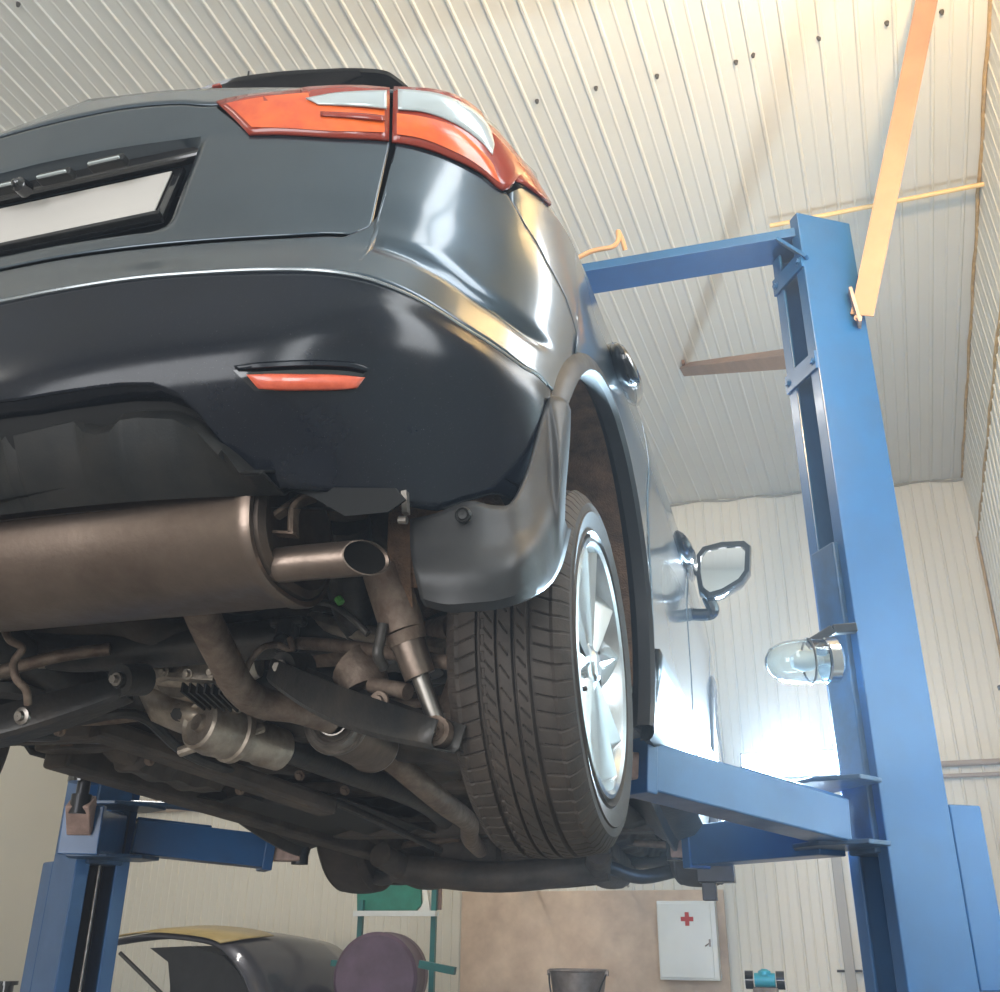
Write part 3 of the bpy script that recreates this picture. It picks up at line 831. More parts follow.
# torn bracket plates at the bumper corner
bm = B()
P = [atD(x, y, 1.16) for x, y in ((285, 487), (312, 497), (345, 516), (388, 512), (405, 500), (395, 488))]
add_prism(bm, P, (0, .006, .002)); fixn(bm); obj('bumper_bracket', bm, VOIDM, car, False)
bm = B(); a = atD(405, 492, 1.2); b_ = atD(406, 514, 1.2); add_beam(bm, a, b_, .008, .012); add_cyl(bm, atD(399, 520, 1.22), atD(407, 520, 1.22), .006, seg=10)
obj('tow_eye_bracket', bm, STEEL, car, False)
# muffler
MY, MZ, MX = -.42, 1.924, .50
def oval(x, k, dz=0):
    return [Vector((x, MY+.135*k*math.copysign(abs(cos(a))**.8, cos(a)), MZ+dz+.100*k*math.copysign(abs(sin(a))**.85, sin(a))*1.06)) for a in np.linspace(0, 2*PI, 65)[:-1]]
def rings_to(bm, RR, closed_ends=True):
    V = [[bm.verts.new(p) for p in r] for r in RR]
    for a, b_ in zip(V, V[1:]):
        n = len(a)
        for k in range(n): bm.faces.new((a[k], a[(k+1) % n], b_[(k+1) % n], b_[k]))
    if closed_ends: bm.faces.new(V[0][::-1]); bm.faces.new(V[-1])
bm = B()
rings_to(bm, [oval(-.46, .6), oval(-.462, .93), oval(-.46, 1.03), oval(-.445, 1.03), oval(-.44, 1.0), oval(-.2, 1.0), oval(.2, 1.0), oval(MX-.03, 1.0), oval(MX-.022, 1.035), oval(MX-.006, 1.04), oval(MX, 1.02), oval(MX, .95), oval(MX-.012, .93)], True)
fixn(bm); mf = obj('muffler', bm, EXH, car, label='large brushed steel muffler box')
bm = B(); rings_to(bm, [oval(MX-.011, .935), oval(MX+.004, .90), oval(MX+.010, .80), oval(MX+.002, .66), oval(MX+.002, .2)]); fixn(bm); obj('end_plate', bm, RUSTSHADE, mf, label='end plate coloured dark for the shade in its recess')
bm = B(); add_box(bm, (0.02, MY-.098, MZ+.062), (.93, .004, .012), Matrix.Rotation(rad(-35), 3, 'X')); obj('seam_weld', bm, RUST, mf, False)
a = atD(262, 567, 1.235); b_ = atD(300, 563, 1.235); c = atD(348, 559, 1.235); d_ = atD(374, 557, 1.235)
bm = B(); add_tube(bm, [Vector((MX-.02, a.y, a.z)), a, a.lerp(b_, .6)], .024, 24)
obj('outlet_collar', bm, RUST, mf)
bm = B(); ax_ = (d_-b_).normalized()
ro = add_tube(bm, [a.lerp(b_, .45), b_, c, d_], .0265, 32, cap=False, smooth_path=False)
for k, v in enumerate(ro[-1]):
    v.co += ax_*(.026*((v.co-d_).y/.0265)-.012)
ri = [bm.verts.new(v.co-(v.co-(d_)).normalized()*.0022) for v in ro[-1]]
bore_pts = [v.co-ax_*.005 for v in ri]
rj = [bm.verts.new(v.co-ax_*.10-((v.co-ax_*.10)-(d_-ax_*.10)).normalized()*.001) for v in ri]
n = 32
for k in range(n):
    bm.faces.new((ro[-1][k], ro[-1][(k+1) % n], ri[(k+1) % n], ri[k])); bm.faces.new((ri[k], ri[(k+1) % n], rj[(k+1) % n], rj[k]))
fixn(bm); obj('tail_pipe', bm, EXH, mf, label='angled steel exhaust tip')
bm = B(); bf = bm.faces.new([bm.verts.new(p_) for p_ in bore_pts]); bmesh.ops.poke(bm, faces=[bf])  # black dish closes the tip just inside its cut end
for v in bm.verts:
    if len(v.link_faces) > 3: v.co -= ax_*.02
obj('pipe_bore', bm, BOREBLACK, mf, label='black inside of the exhaust tip')
# hangers
bm = B()
add_tube(bm, [atD(268, 535, 1.22), atD(272, 520, 1.22), atD(285, 510, 1.22), atD(300, 500, 1.24)], .006, 8, asp=2.2)
add_tube(bm, [atD(293, 534, 1.22), atD(294, 512, 1.22), atD(300, 502, 1.22), atD(316, 496, 1.24)], .006, 8, asp=2.2)
add_beam(bm, atD(262, 533, 1.22), atD(296, 535, 1.22), .02, .004)
obj('exhaust_hanger', bm, RUST, mf)
# exhaust run
ppts = [atD(196, 598, 1.42), atD(207, 625, 1.50), atD(222, 655, 1.58), atD(240, 688, 1.68), atD(262, 703, 1.76), atD(296, 708, 1.82), atD(332, 719, 1.905)]
bm = B(); add_tube(bm, ppts, .031, 20, n=8); obj('exhaust_pipe', bm, RUST, mf, label='brown rusted exhaust pipe')
bm = B(); rc = atD(336, 722, 1.93); rdir = (atD(384, 752, 2.36)-rc).normalized()
add_lathe(bm, [(.055, .004), (.064, .012), (.064, .30), (.067, .305), (.066, .315), (.05, .33), (.03, .36), (.03, .4)], rc, rdir, 48); fixn(bm)
rs_ = obj('resonator', bm, EXH, mf, label='round resonator with pressed steel end cap')
bm = B(); add_lathe(bm, [(.030, -.028), (.033, -.028), (.035, -.012), (.040, -.006), (.046, -.016), (.052, -.018), (.057, -.008), (.062, -.002), (.068, -.006), (.070, .004), (.068, .012), (.063, .012)], rc, rdir, 56); fixn(bm); obj('end_cap', bm, STEEL, rs_, label='bright pressed steel end cap')
e0 = rc+rdir*.38
bm = B(); add_tube(bm, [e0, atD(440, 800, 2.55), atD(468, 822, 3.0), atD(470, 838, 3.4), atD(480, 850, 3.9)], .030, 16); obj('exhaust_pipe', bm, RUST, mf)
# rubber hanger block
bm = B(); hc = atD(287, 637, 1.72)
add_box(bm, hc, (.045, .03, .07)); add_box(bm, hc+Vector((0, 0, .03)), (.075, .03, .02)); add_cyl(bm, hc+Vector((0, -.03, -.015)), hc+Vector((0, .03, -.015)), .018, seg=16)
fixn(bm); obj('rubber_mount', bm, UNDER2, mf, False, bev=.008)
bm = B(); add_tube(bm, [atD(242, 683, 1.66), atD(250, 662, 1.66), atD(262, 648, 1.66), atD(278, 645, 1.69), atD(292, 650, 1.69), atD(290, 638, 1.69)], .0065, 10); obj('hanger_rod', bm, RUST, mf)
# rear differential
dc = atD(196, 668, 1.98)
df = bpy.data.objects.new('rear_differential', None); C.objects.link(df); df.parent = car; df.location = dc-car.location
bm = B()
add_tube(bm, [dc+Vector((-.16, 0, .03)), dc+Vector((-.06, 0, .02)), dc+Vector((.05, 0, .01)), dc+Vector((.15, .02, .02))], lambda t: .045+.035*sin(PI*t), 20)
add_tube(bm, [dc+Vector((0, -.03, .02)), dc+Vector((.01, .10, .0)), dc+Vector((.02, .22, -.02)), dc+Vector((.03, .34, -.03))], lambda t: .10-.055*t, 20)
fixn(bm); obj('housing', bm, LIGHTM, df)
bm = B(); p0 = atD(161, 676, 1.88); p1 = atD(218, 680, 1.88)
add_beam(bm, p0, p1, .04, .012); add_beam(bm, atD(160, 655, 1.87), atD(162, 680, 1.87), .03, .03)
for x, y in ((164, 672), (188, 674), (212, 672), (155, 657)): add_bolt(bm, atD(x, y, 1.86), (0, -1, -.2), .009, .01)
obj('flange', bm, LIGHTM, df, bev=.003)
bm = B(); add_lathe(bm, [(.001, -.006), (.008, -.006), (.012, .002), (.018, .000), (.021, -.004), (.025, .002), (.025, .02)], atD(168, 662, 1.87), (.1, 1, .3), 28); obj('drain_plug', bm, STEEL, df)
bm = B()
for k in range(8):
    a = atD(182+k*7.5, 687+k*.4, 1.86); b_ = atD(205+k*6.6, 706+k*.3, 1.98); add_beam(bm, a, b_, .0045, .022, Vector((0, -.3, 1)))
obj('cooling_fins', bm, UNDER2, df, False)
bm = B(); G = []
c0 = atD(226, 705, 2.0)
add_tube(bm, [atD(204, 702, 2.02), atD(222, 706, 2.02), atD(246, 704, 2.02)], lambda t: .012+.016*sin(PI*t), 14); obj('cover_lip', bm, LIGHTM, df)
# heat shield, a domed light cast piece
bm = B(); G = []
P4 = lambda u, v: atD(136+118*u+16*v, 686+34*v+20*u+10*sin(PI*u)*v, 1.99+.10*u-.07*sin(PI*u)*sin(PI*v)+.05*v)
for i in range(25):
    G.append([P4(i/24, j/14) for j in range(15)])
add_grid(bm, G); fixn(bm); obj('heat_shield', bm, LIGHTM, car, solid=.004, label='pale dented heat shield')
bm = B(); add_tube(bm, [atD(180, 752, 2.0), atD(205, 744, 2.0), atD(225, 742, 2.02), atD(262, 728, 2.1)], .012, 10); obj('shield_fold', bm, LIGHTM, car)
bm = B(); ca_ = atD(196, 722, 1.97); cb_ = atD(262, 744, 2.16); dcp = cb_-ca_
add_lathe(bm, [(.001, .002), (.018, .0), (.022, .010), (.046, .012), (.052, .004), (.058, .010), (.064, .05), (.060, .10), (.066, .105), (.066, .12), (.052, .13), (.048, .19), (.052, .2), (.05, .26), (.03, .28)], ca_, dcp, 40); fixn(bm)
obj('propshaft_coupling', bm, LIGHTM, car)
bm = B(); 
for k in range(3): add_tube(bm, [Vector((.20+.022*k, .55, 1.88)), Vector((.20+.022*k, 1.3, 1.80)), Vector((.22+.022*k, 2.2, 1.70))], .006, 8)
obj('fuel_lines', bm, RUST, car)
bm = B(); add_tube(bm, [(-.62, .30, 1.86), (-.45, .36, 1.83), (-.2, .40, 1.85), (.2, .40, 1.85), (.45, .36, 1.83), (.62, .30, 1.86)], .011, 10); obj('stabiliser_bar', bm, RUST, car)
for x, y, D in ((60, 730, 1.95), (150, 760, 2.3), (300, 775, 2.6), (345, 790, 2.8), (240, 790, 2.8)):
    bm = B(); add_bolt(bm, atD(x, y, D), (0, -1, -.6), .010, .010); obj('bolt', bm, RUST, car, False)
bm = B(); add_tube(bm, [atD(20, 726, 1.9), atD(80, 720, 1.95), atD(140, 716, 2.05), atD(200, 760, 2.3), atD(330, 800, 2.9), atD(440, 850, 4.0)], .013, 8); obj('handbrake_cable', bm, UNDER2, car)
bm = B(); add_beam(bm, atD(95, 728, 2.1), atD(330, 808, 2.75), .08, .05); add_beam(bm, atD(-10, 735, 2.0), atD(100, 732, 2.15), .06, .05); obj('crossmember', bm, UNDER, car, False, bev=.012)
bm = B(); add_bolt(bm, atD(180, 712, 2.0), (.2, -1, -.5), .014, .016); add_tube(bm, [atD(178, 705, 2.02), atD(182, 712, 2.0), atD(186, 720, 2.02)], .014, 8); obj('shield_bolt', bm, UNDER2, car)
# propshaft & long cross members
bm = B(); add_tube(bm, [atD(250, 735, 2.15), atD(330, 765, 2.5), atD(420, 800, 3.2), atD(455, 830, 4.0)], .034, 16); obj('propeller_shaft', bm, UNDER2, car)
# rear subframe
bm = B()
add_tube(bm, [(-.62, .12, 1.99), (-.35, .10, 1.93), (-.2, .10, 1.92), (.2, .10, 1.92), (.35, .10, 1.93), (.62, .12, 1.99)], .042, 14)
add_tube(bm, [(-.60, .42, 1.97), (-.3, .40, 1.90), (.3, .40, 1.90), (.60, .42, 1.97)], .045, 14)
for sd in (1, -1): add_tube(bm, [(sd*.50, -.25, 2.02), (sd*.42, 0, 1.93), (sd*.42, .25, 1.90), (sd*.50, .52, 1.95)], .045, 14)
obj('rear_subframe', bm, UNDER2, car)
# lateral plate behind muffler
bm = B()
add_tube(bm, [atD(40, 628, 1.8), atD(120, 622, 1.8), atD(165, 640, 1.8), atD(200, 630, 1.8)], lambda t: .03+.02*sin(PI*t), 14); obj('subframe_bracket', bm, UNDER, car)
def link(name, pts, r, m, asp=1., parent=car, **k):
    bm = B(); add_tube(bm, pts, r, 14, asp=asp); return obj(name, bm, m, parent, **k)
def armbox(p0, p1, w, h, name='control_arm'):
    bm = B(); s_, u_, d2 = frame_from(Vector(p1)-Vector(p0))
    p0 = Vector(p0); p1 = Vector(p1)
    # U channel: web + flanges, slightly bowed
    G = []
    for t in np.linspace(0, 1, 15):
        p = p0.lerp(p1, t); ww = w*(1-.25*abs(2*t-1)**2); hh_ = h*(.8+.35*sin(PI*t))
        p = p-u_*.012*sin(PI*t)
        G.append([p+s_*(-ww/2+.0)+u_*(hh_*.5), p+s_*(-ww/2)-u_*(hh_*.5-.006), p+s_*(-ww/2+.006)-u_*(hh_*.5), p+s_*(ww/2-.006)-u_*(hh_*.5), p+s_*(ww/2)-u_*(hh_*.5-.006), p+s_*(ww/2)+u_*(hh_*.5)])
    add_grid(bm, G); fixn(bm)
    return obj(name, bm, UNDER2, car, solid=-.004)
L0 = atD(-120, 752, 1.62); L1 = atD(128, 688, 1.76)
la = armbox(L0, L1, .075, .055)
bm = B(); add_lathe(bm, [(.001, -.012), (.009, -.012), (.010, -.004), (.017, -.002), (.018, .004)], atD(22, 716, 1.60), (0, 1, .2), 18); obj('bolt', bm, STEEL, la)
R0_ = atD(283, 672, 1.66); R1_ = atD(448, 736, 1.46)
ra = armbox(R0_, R1_, .075, .052)
bm = B(); add_lathe(bm, [(.001, -.012), (.009, -.012), (.010, -.004), (.016, -.002), (.017, .004)], atD(379, 701, 1.50), (0, 1, .2), 18); obj('bolt', bm, RUST, ra)
# arm bushes
for nm, c, r in (('bush', atD(126, 680, 1.74), .034), ('bush', atD(288, 668, 1.66), .03)):
    bm = B(); add_lathe(bm, [(.006, -.026), (r*.45, -.026), (r*.5, -.016), (r, -.018), (r, .05), (.01, .05)], c, (.15, 1, .25), 28); fixn(bm)
    bq = obj(nm, bm, UNDER2, car)
    bm = B(); add_bolt(bm, c-Vector((0, .028, .005)), (-.1, -1, -.2), .009, .012); obj('bolt', bm, STEEL, bq)
# lateral links
link('lateral_link', [atD(-90, 690, 1.6), atD(0, 671, 1.66), atD(60, 656, 1.70), atD(110, 649, 1.74)], .0135, RUST)
link('upper_link', [atD(-60, 690, 1.72), atD(30, 664, 1.78), atD(75, 646, 1.82), atD(100, 633, 1.86)], .030, LIGHTM, asp=.7)
link('lateral_link', [atD(298, 643, 1.72), atD(340, 646, 1.64), atD(400, 654, 1.56), atD(455, 664, 1.50)], .0125, RUST)
link('upper_link', [atD(316, 620, 1.80), atD(350, 630, 1.74), atD(400, 640, 1.66), atD(455, 652, 1.58)], .026, LIGHTM, asp=.7)
link('drive_shaft', [atD(300, 655, 1.95), atD(380, 648, 1.85), atD(455, 628, 1.72)], .03, RUST)
link('drive_shaft', [atD(150, 655, 2.0), atD(60, 660, 1.95), atD(-80, 690, 1.85)], .025, UNDER2)
# shock absorbers and coil springs
def shock(P, sdname):
    bm = B(); add_tube(bm, [P[0], P[1]], .037, 20, smooth_path=False); add_tube(bm, [P[1], P[1].lerp(P[2], .25)], lambda t: .037-.006*t, 20, smooth_path=False)
    o = obj('shock_absorber', bm, RUST, car, label='rusty shock absorber')
    bm = B(); add_tube(bm, [P[1].lerp(P[2], .22), P[2]], lambda t: .029-.003*t, 18, smooth_path=False); obj('collar', bm, EXH, o)
    bm = B(); add_tube(bm, [P[2], P[3]], .0145, 14, smooth_path=False); obj('rod', bm, STEEL, o)
    bm = B(); add_tube(bm, [P[3]-Vector((0, .03, 0)), P[3]+Vector((0, .03, 0))], .024, 16, smooth_path=False); add_bolt(bm, P[3]-Vector((0, .03, 0)), (0, -1, 0)); obj('lower_eye', bm, RUST, o)
P = [atD(384, 570, 1.44), atD(404, 632, 1.46), atD(420, 676, 1.48), atD(441, 734, 1.50)]
shock(P, 'r'); shock([Vector((-p.x, p.y, p.z)) for p in P], 'l')
def spring(c, r, h, turns=5):
    bm = B(); add_tube(bm, [Vector((c[0]+r*cos(t*2*PI*turns), c[1]+r*sin(t*2*PI*turns), c[2]+h*t)) for t in np.linspace(0, 1, turns*14)], .008, 8, n=1); return bm
for sd in (1, -1):
    obj('coil_spring', spring((sd*.48, .12, 1.84), .055, .22), UNDER2, car)
    bm = B(); add_lathe(bm, [(.05, 0), (.075, .01), (.08, .03), (.05, .04)], (sd*.48, .12, 1.825), (0, 0, 1), 24); obj('spring_seat', bm, UNDER2, car)
    bm = B(); add_tube(bm, [(sd*.64, -.02, 1.70), (sd*.66, 0, 1.80), (sd*.65, .02, 1.92)], .045, 14); obj('hub_carrier', bm, RUST, car)
    bm = B(); add_beam(bm, (sd*.63, .02, 1.76), (sd*.50, .62, 1.84), .05, .04); obj('trailing_arm', bm, UNDER2, car, False, bev=.01)
# hoses and cables
link('brake_hose', [atD(4, 628, 1.5), atD(10, 640, 1.5), atD(22, 648, 1.52), atD(14, 662, 1.52), atD(16, 678, 1.52), atD(26, 690, 1.54), atD(28, 704, 1.56)], .0075, RUST)
link('brake_hose', [atD(300, 600, 1.5), atD(330, 604, 1.48), atD(352, 618, 1.46), atD(368, 634, 1.46)], .006, UNDER2)
link('brake_hose', [atD(383, 624, 1.42), atD(380, 640, 1.42), atD(378, 655, 1.42), atD(384, 668, 1.44)], .009, UNDER2)
link('brake_hose', [atD(362, 656, 1.6), atD(372, 672, 1.6), atD(374, 682, 1.6), atD(400, 690, 1.58)], .006, STEEL)
bm = B(); add_tube(bm, [atD(338, 598, 1.45), atD(341, 603, 1.45)], .007, 10); obj('hose_clip', bm, mat('green_clip', (.08, .30, .05), .4), car, label='small bright green clip')
# brake hub bits seen near (375,680)
bm = B(); add_tube(bm, [atD(352, 664, 1.62), atD(360, 672, 1.62), atD(366, 690, 1.62)], lambda t: .045, 18); add_cyl(bm, atD(372, 685, 1.55), atD(408, 692, 1.52), .014, seg=12); obj('brake_bracket', bm, RUST, car)
# floor cross members / rails, visible bands below the exhaust
bm = B()
add_beam(bm, (-.72, .60, 1.80), (-.5, 2.9, 1.66), .09, .07); add_beam(bm, (.52, .60, 1.80), (.42, 2.9, 1.64), .09, .07)
add_beam(bm, (-.75, .58, 1.83), (.75, .58, 1.83), .08, .06); add_beam(bm, (-.75, 1.35, 1.79), (.75, 1.35, 1.79), .10, .04); add_beam(bm, (-.7, 2.05, 1.73), (.7, 2.05, 1.73), .12, .05)
obj('chassis_rails', bm, UNDER, car, False, bev=.01)
bm = B(); G = []
for y in np.linspace(1.15, 2.0, 8): G.append([Vector((x, y, 1.74-.03*(y-1.15)+(.02 if i % 2 else 0))) for i, x in enumerate(np.linspace(-.68, -.12, 9))])
add_grid(bm, G); fixn(bm); obj('undertray', bm, DARKP, car, solid=.004)
bm = B(); G = []
for y in np.linspace(1.15, 2.0, 8): G.append([Vector((x, y, 1.74-.03*(y-1.15)+(.02 if i % 2 else 0))) for i, x in enumerate(np.linspace(.36, .68, 6))])
add_grid(bm, G); fixn(bm); obj('undertray', bm, DARKP, car, solid=.004)
# front subframe, engine underside, control arms
bm = B()
add_tube(bm, [(-.45, 2.25, 1.66), (-.40, 2.5, 1.60), (-.42, 2.8, 1.60), (-.40, 3.1, 1.64)], .05, 14)
add_tube(bm, [(.45, 2.25, 1.66), (.40, 2.5, 1.60), (.42, 2.8, 1.60), (.40, 3.1, 1.64)], .05, 14)
add_tube(bm, [(-.45, 2.42, 1.62), (0, 2.40, 1.58), (.45, 2.42, 1.62)], .06, 14)
add_tube(bm, [(-.45, 3.08, 1.63), (0, 3.12, 1.60), (.45, 3.08, 1.63)], .035, 14)
obj('front_subframe', bm, UNDER, car)
bm = B(); add_box(bm, (.05, 2.85, 1.78), (.6, .45, .25)); add_box(bm, (-.2, 2.75, 1.70), (.3, .35, .16)); obj('engine_sump', bm, UNDER, car, False, bev=.04)
for sd in (1, -1):
    bm = B(); add_tube(bm, [(sd*.42, 2.45, 1.63), (sd*.55, 2.55, 1.585), (sd*.72, 2.64, 1.62)], .028, 12); add_tube(bm, [(sd*.42, 2.85, 1.63), (sd*.55, 2.72, 1.59), (sd*.72, 2.64, 1.62)], .024, 12); obj('front_control_arm', bm, UNDER2, car)
    bm = B(); add_tube(bm, [(sd*.2, 2.50, 1.74), (sd*.45, 2.52, 1.72), (sd*.70, 2.56, 1.70)], .014, 10); obj('tie_rod', bm, RUST, car)
    bm = B(); add_tube(bm, [(sd*.72, 2.64, 1.60), (sd*.71, 2.64, 1.75), (sd*.68, 2.66, 1.95)], .05, 12); obj('steering_knuckle', bm, UNDER2, car)
bm = B(); G = []
for y, z in ((2.95, 1.66), (3.2, 1.64), (3.42, 1.68), (3.50, 1.74)): G.append([Vector((x, y-.12*(x/.8)**2, z+.02*(abs(x)/.8))) for x in np.linspace(-.8, .8, 17)])
add_grid(bm, G); fixn(bm); obj('front_lower_lip', bm, DARKP, car, solid=.01)
# ------------------------------------------------------------------ LIFT
lift = thing('two_post_lift', 'blue two post car lift with crossbeam overhead carrying the grey car', 'car lift', (0, 1.80, 0))
th_ = rad(32); TOPZ = 4.03
def column(sd):
    P1 = Vector((sd*1.445, 1.677, 0)); od = Vector((-sd*sin(th_), cos(th_), 0)); dd = Vector((sd*cos(th_), sin(th_), 0))
    W, Dp = .21, .245; t = .012; lip = .055
    sec = [(lip, 0), (0, 0), (0, Dp), (W, Dp), (W, 0), (W-lip, 0), (W-lip, t), (W-t, t), (W-t, Dp-t), (t, Dp-t), (t, t), (lip, t)]
    bm = B(); add_prism(bm, [P1+od*a+dd*b_ for a, b_ in sec], (0, 0, TOPZ)); fixn(bm)
    col_ = obj('column', bm, BLUE, lift, False, bev=.004, label='blue steel column')
    bm = B()
    for a in (.06, .115): add_cyl(bm, P1+od*a+dd*.06, P1+od*a+dd*.06+Vector((0, 0, 3.2)), .010 if a < .1 else .008, seg=12)
    obj('guide_rail', bm, STEEL, col_)
    bm = B(); add_prism(bm, [P1+od*(t+.01)+dd*(Dp-.035), P1+od*(W-t-.01)+dd*(Dp-.035), P1+od*(W-t-.01)+dd*(Dp-.03), P1+od*(t+.01)+dd*(Dp-.03)], (0, 0, 3.95)); obj('back_plate', bm, DSTEEL, col_, False)
    bm = B(); add_box(bm, P1+od*(W/2)+dd*(Dp/2)+Vector((0, 0, .01)), (.5, .5, .02), Matrix.Rotation(sd*(PI/2-th_)*-1, 3, 'Z')); obj('base_plate', bm, DBLUE, col_, False)
    # side hose cover: plate box on the outside
    zc0, zc1 = (1.22, 1.75) if sd > 0 else (1.10, 1.62)
    bm = B(); q = P1+dd*(Dp+.0)-od*.0
    add_prism(bm, [q+od*.02, q+od*.02+dd*(.075), q+od*(W-.02)+dd*.075, q+od*(W-.02)], (0, 0, 0.001)) if False else None
    add_prism(bm, [Vector((p.x, p.y, zc0)) for p in (q+od*.0, q+od*.0+dd*.12, q+od*.09+dd*.12, q+od*.09)], (0, 0, zc1-zc0)); fixn(bm)
    obj('motor_box', bm, BLUE, col_, False, bev=.006)
    # carriage inside the post
    cz0, cz1 = 1.60, (2.62 if sd > 0 else 1.92)
    bm = B(); add_prism(bm, [Vector((p.x, p.y, cz0)) for p in (P1+od*.035-dd*.02, P1+od*.035+dd*.10, P1+od*(W-.035)+dd*.10, P1+od*(W-.035)-dd*.02)], (0, 0, cz1-cz0)); fixn(bm)
    ca = obj('carriage', bm, DBLUE, lift, False, bev=.006, label='dark sliding carriage')
    cc_ = P1+od*(W/2)-dd*.06
    for z in (1.615, 1.80):
        bm = B(); a = cc_+Vector((0, 0, z))
        pts = [a+od*.14+dd*.05, a+od*.15-dd*.10, a+od*.05-dd*.17, a-od*.08-dd*.16, a-od*.19-dd*.06, a-od*.14+dd*.05]
        add_prism(bm, pts, (0, 0, .014)); fixn(bm); obj('arm_plate', bm, DBLUE, ca, False, bev=.003)
    # cross clips across the opening
    if True:
        for z in ((3.34, 3.80) if sd > 0 else (3.34, 3.8)):
            bm = B(); a = P1-dd*.004+Vector((0, 0, z)); b2 = P1+od*W-dd*.004+Vector((0, 0, z+.0))
            add_beam(bm, a, b2, .012, .075); add_bolt(bm, a+od*.02-dd*.006, -dd, .011); add_bolt(bm, b2-od*.02-dd*.006, -dd, .011); obj('tie_plate', bm, BLUE, col_, False)
    return P1, od, dd, cc_, ca
def arm(ca, a, b_, ext_end, h=.10, w=.12, lab=None):
    a = Vector(a); b_ = Vector(b_); e = Vector(ext_end); d = (b_-a).normalized()
    bm = B(); add_beam(bm, a, b_, w, h)
    add_beam(bm, a+Vector((0, 0, h/2+.004)), a.lerp(b_, .55)+Vector((0, 0, h/2+.004)), w*.8, .01)
    o = obj('lift_arm', bm, BLUE, lift, False, bev=.006, label=lab)
    bm = B(); add_beam(bm, b_-d*.02, b_+d*.02, w*1.12, h*1.15); obj('end_collar', bm, BLUE, o, False, bev=.004)
    bm = B(); add_beam(bm, b_, e, w*.68, h*.55); obj('arm_extension', bm, PINK, o, False, bev=.006, label='worn pinkish primer extension')
    # lifting pad
    top = max(e.z+.09, 1.76)
    bm = B(); add_cyl(bm, (e.x, e.y, e.z-.03), (e.x, e.y, top-.03), .022, seg=20); add_cyl(bm, (e.x, e.y, e.z-.045), (e.x, e.y, e.z+.02), .034, seg=20); obj('pad_screw', bm, DSTEEL, o)
    bm = B(); add_cyl(bm, (e.x, e.y, top-.03), (e.x, e.y, top), .055, seg=28); obj('lift_pad', bm, GLOSS, o)
    return o
P1, od, dd, cc_, ca = column(1)
AZ = 1.71
# right rear arm (swings towards the lens) and right front arm
arm(ca, (cc_.x-.04, cc_.y-.12, 1.685), (.80, .95, 1.762), (.70, .88, 1.765), .125, .12, 'blue arm reaching to the rear wheel')
fa = arm(ca, (cc_.x-.05, cc_.y+.02, 1.665), (.835, 2.16, 1.665), (.745, 2.20, 1.665), .135, .12, 'blue arm under the front sill')
bm = B(); p = atD(707, 878, 3.9)
q = atD(716, 868, 3.92); add_box(bm, q+Vector((0, 0, -.02)), (.13, .10, .06)); add_box(bm, q+Vector((-.03, .02, -.07)), (.05, .06, .08))
obj('arm_lock', bm, DSTEEL, fa, False, bev=.003)
P1l, odl, ddl, ccl, cal = column(-1)
AL = 1.70
arm(cal, (ccl.x+.06, ccl.y+.04, 1.700), (-.88, 2.10, 1.665), (-.76, 2.16, 1.665), .125, .12, 'blue arm under the far front sill')
a2 = arm(cal, (ccl.x+.02, ccl.y-.06, 1.70), (ccl.x+.15, ccl.y-.38, 1.685), (ccl.x+.172, ccl.y-.44, 1.775), .14, .12, 'blue arm pointing at the camera')
bm = B(); add_tube(bm, [ccl+Vector((.05, .0, 1.82)), ccl+Vector((.22, .16, 1.82)), ccl+Vector((.34, .26, 1.79))], .014, 10); obj('arm_restraint', bm, DBLUE, cal)
# crossbeam
bm = B(); y0 = 1.70
bz = 3.955
sec = [(y0, bz+.02), (y0, bz-.022), (y0+.17, bz-.022), (y0+.17, bz+.02), (y0+.16, bz+.02), (y0+.16, bz-.012), (y0+.01, bz-.012), (y0+.01, bz+.02)]
add_prism(bm, [(-1.45, y, z) for y, z in sec], (2.90, 0, 0)); fixn(bm)
cb = obj('crossbeam', bm, BLUE, lift, False, bev=.003, label='blue overhead crossbeam')
bm = B(); a = P1+od*.06-dd*.0+Vector((0, 0, 3.99)); add_beam(bm, (1.36, 1.70, 3.93), (1.46, 1.675, 3.80), .03, .012); obj('corner_gusset', bm, BLUE, cb, False)
bm = B(); add_cyl(bm, atD(745, 246, 3.45), atD(745, 246, 3.45)+Vector((.04, 0, 0)), .006, seg=8); obj('bolt', bm, STEEL, cb)
# caged work light on the carriage
bm = B(); a = atD(856, 628, 3.32); m1 = atD(832, 630, 3.3); b_ = atD(808, 645, 3.28)
add_beam(bm, a, m1, .035, .03); add_beam(bm, m1, b_, .035, .03)
wl = thing('bulkhead_lamp', 'unlit glass domed lamp on a dark bracket from the right blue column', 'lamp', tuple(atD(830, 640, 3.3)))
obj('bracket', bm, DSTEEL, wl, False, bev=.004)
lc = atD(829, 660, 3.28); le = atD(766, 663, 3.22); dl = (le-lc).normalized(); LL = (le-lc).length
bm = B(); pr = [(.068, 0), (.070, LL*.25), (.069, LL*.55), (.062, LL*.75), (.045, LL*.92), (.02, LL*.99), (.001, LL)]
pr2 = [(max(.0005, r-.004), h-.004 if h > .01 else h) for r, h in pr[::-1]]
add_lathe(bm, pr+pr2, lc, dl, 36, close=True); fixn(bm); obj('glass_dome', bm, GLASS, wl)
bm = B(); add_lathe(bm, [(.001, -.03), (.06, -.03), (.073, -.02), (.073, .012), (.066, .02), (.001, .02)], lc, dl, 36); fixn(bm); obj('lamp_base', bm, CHROME, wl)
bm = B(); add_lathe(bm, [(.012, .0), (.014, .03), (.03, .06), (.034, .09), (.02, .12), (.001, .126)], lc, dl, 24); obj('bulb', bm, WHITEP, wl)
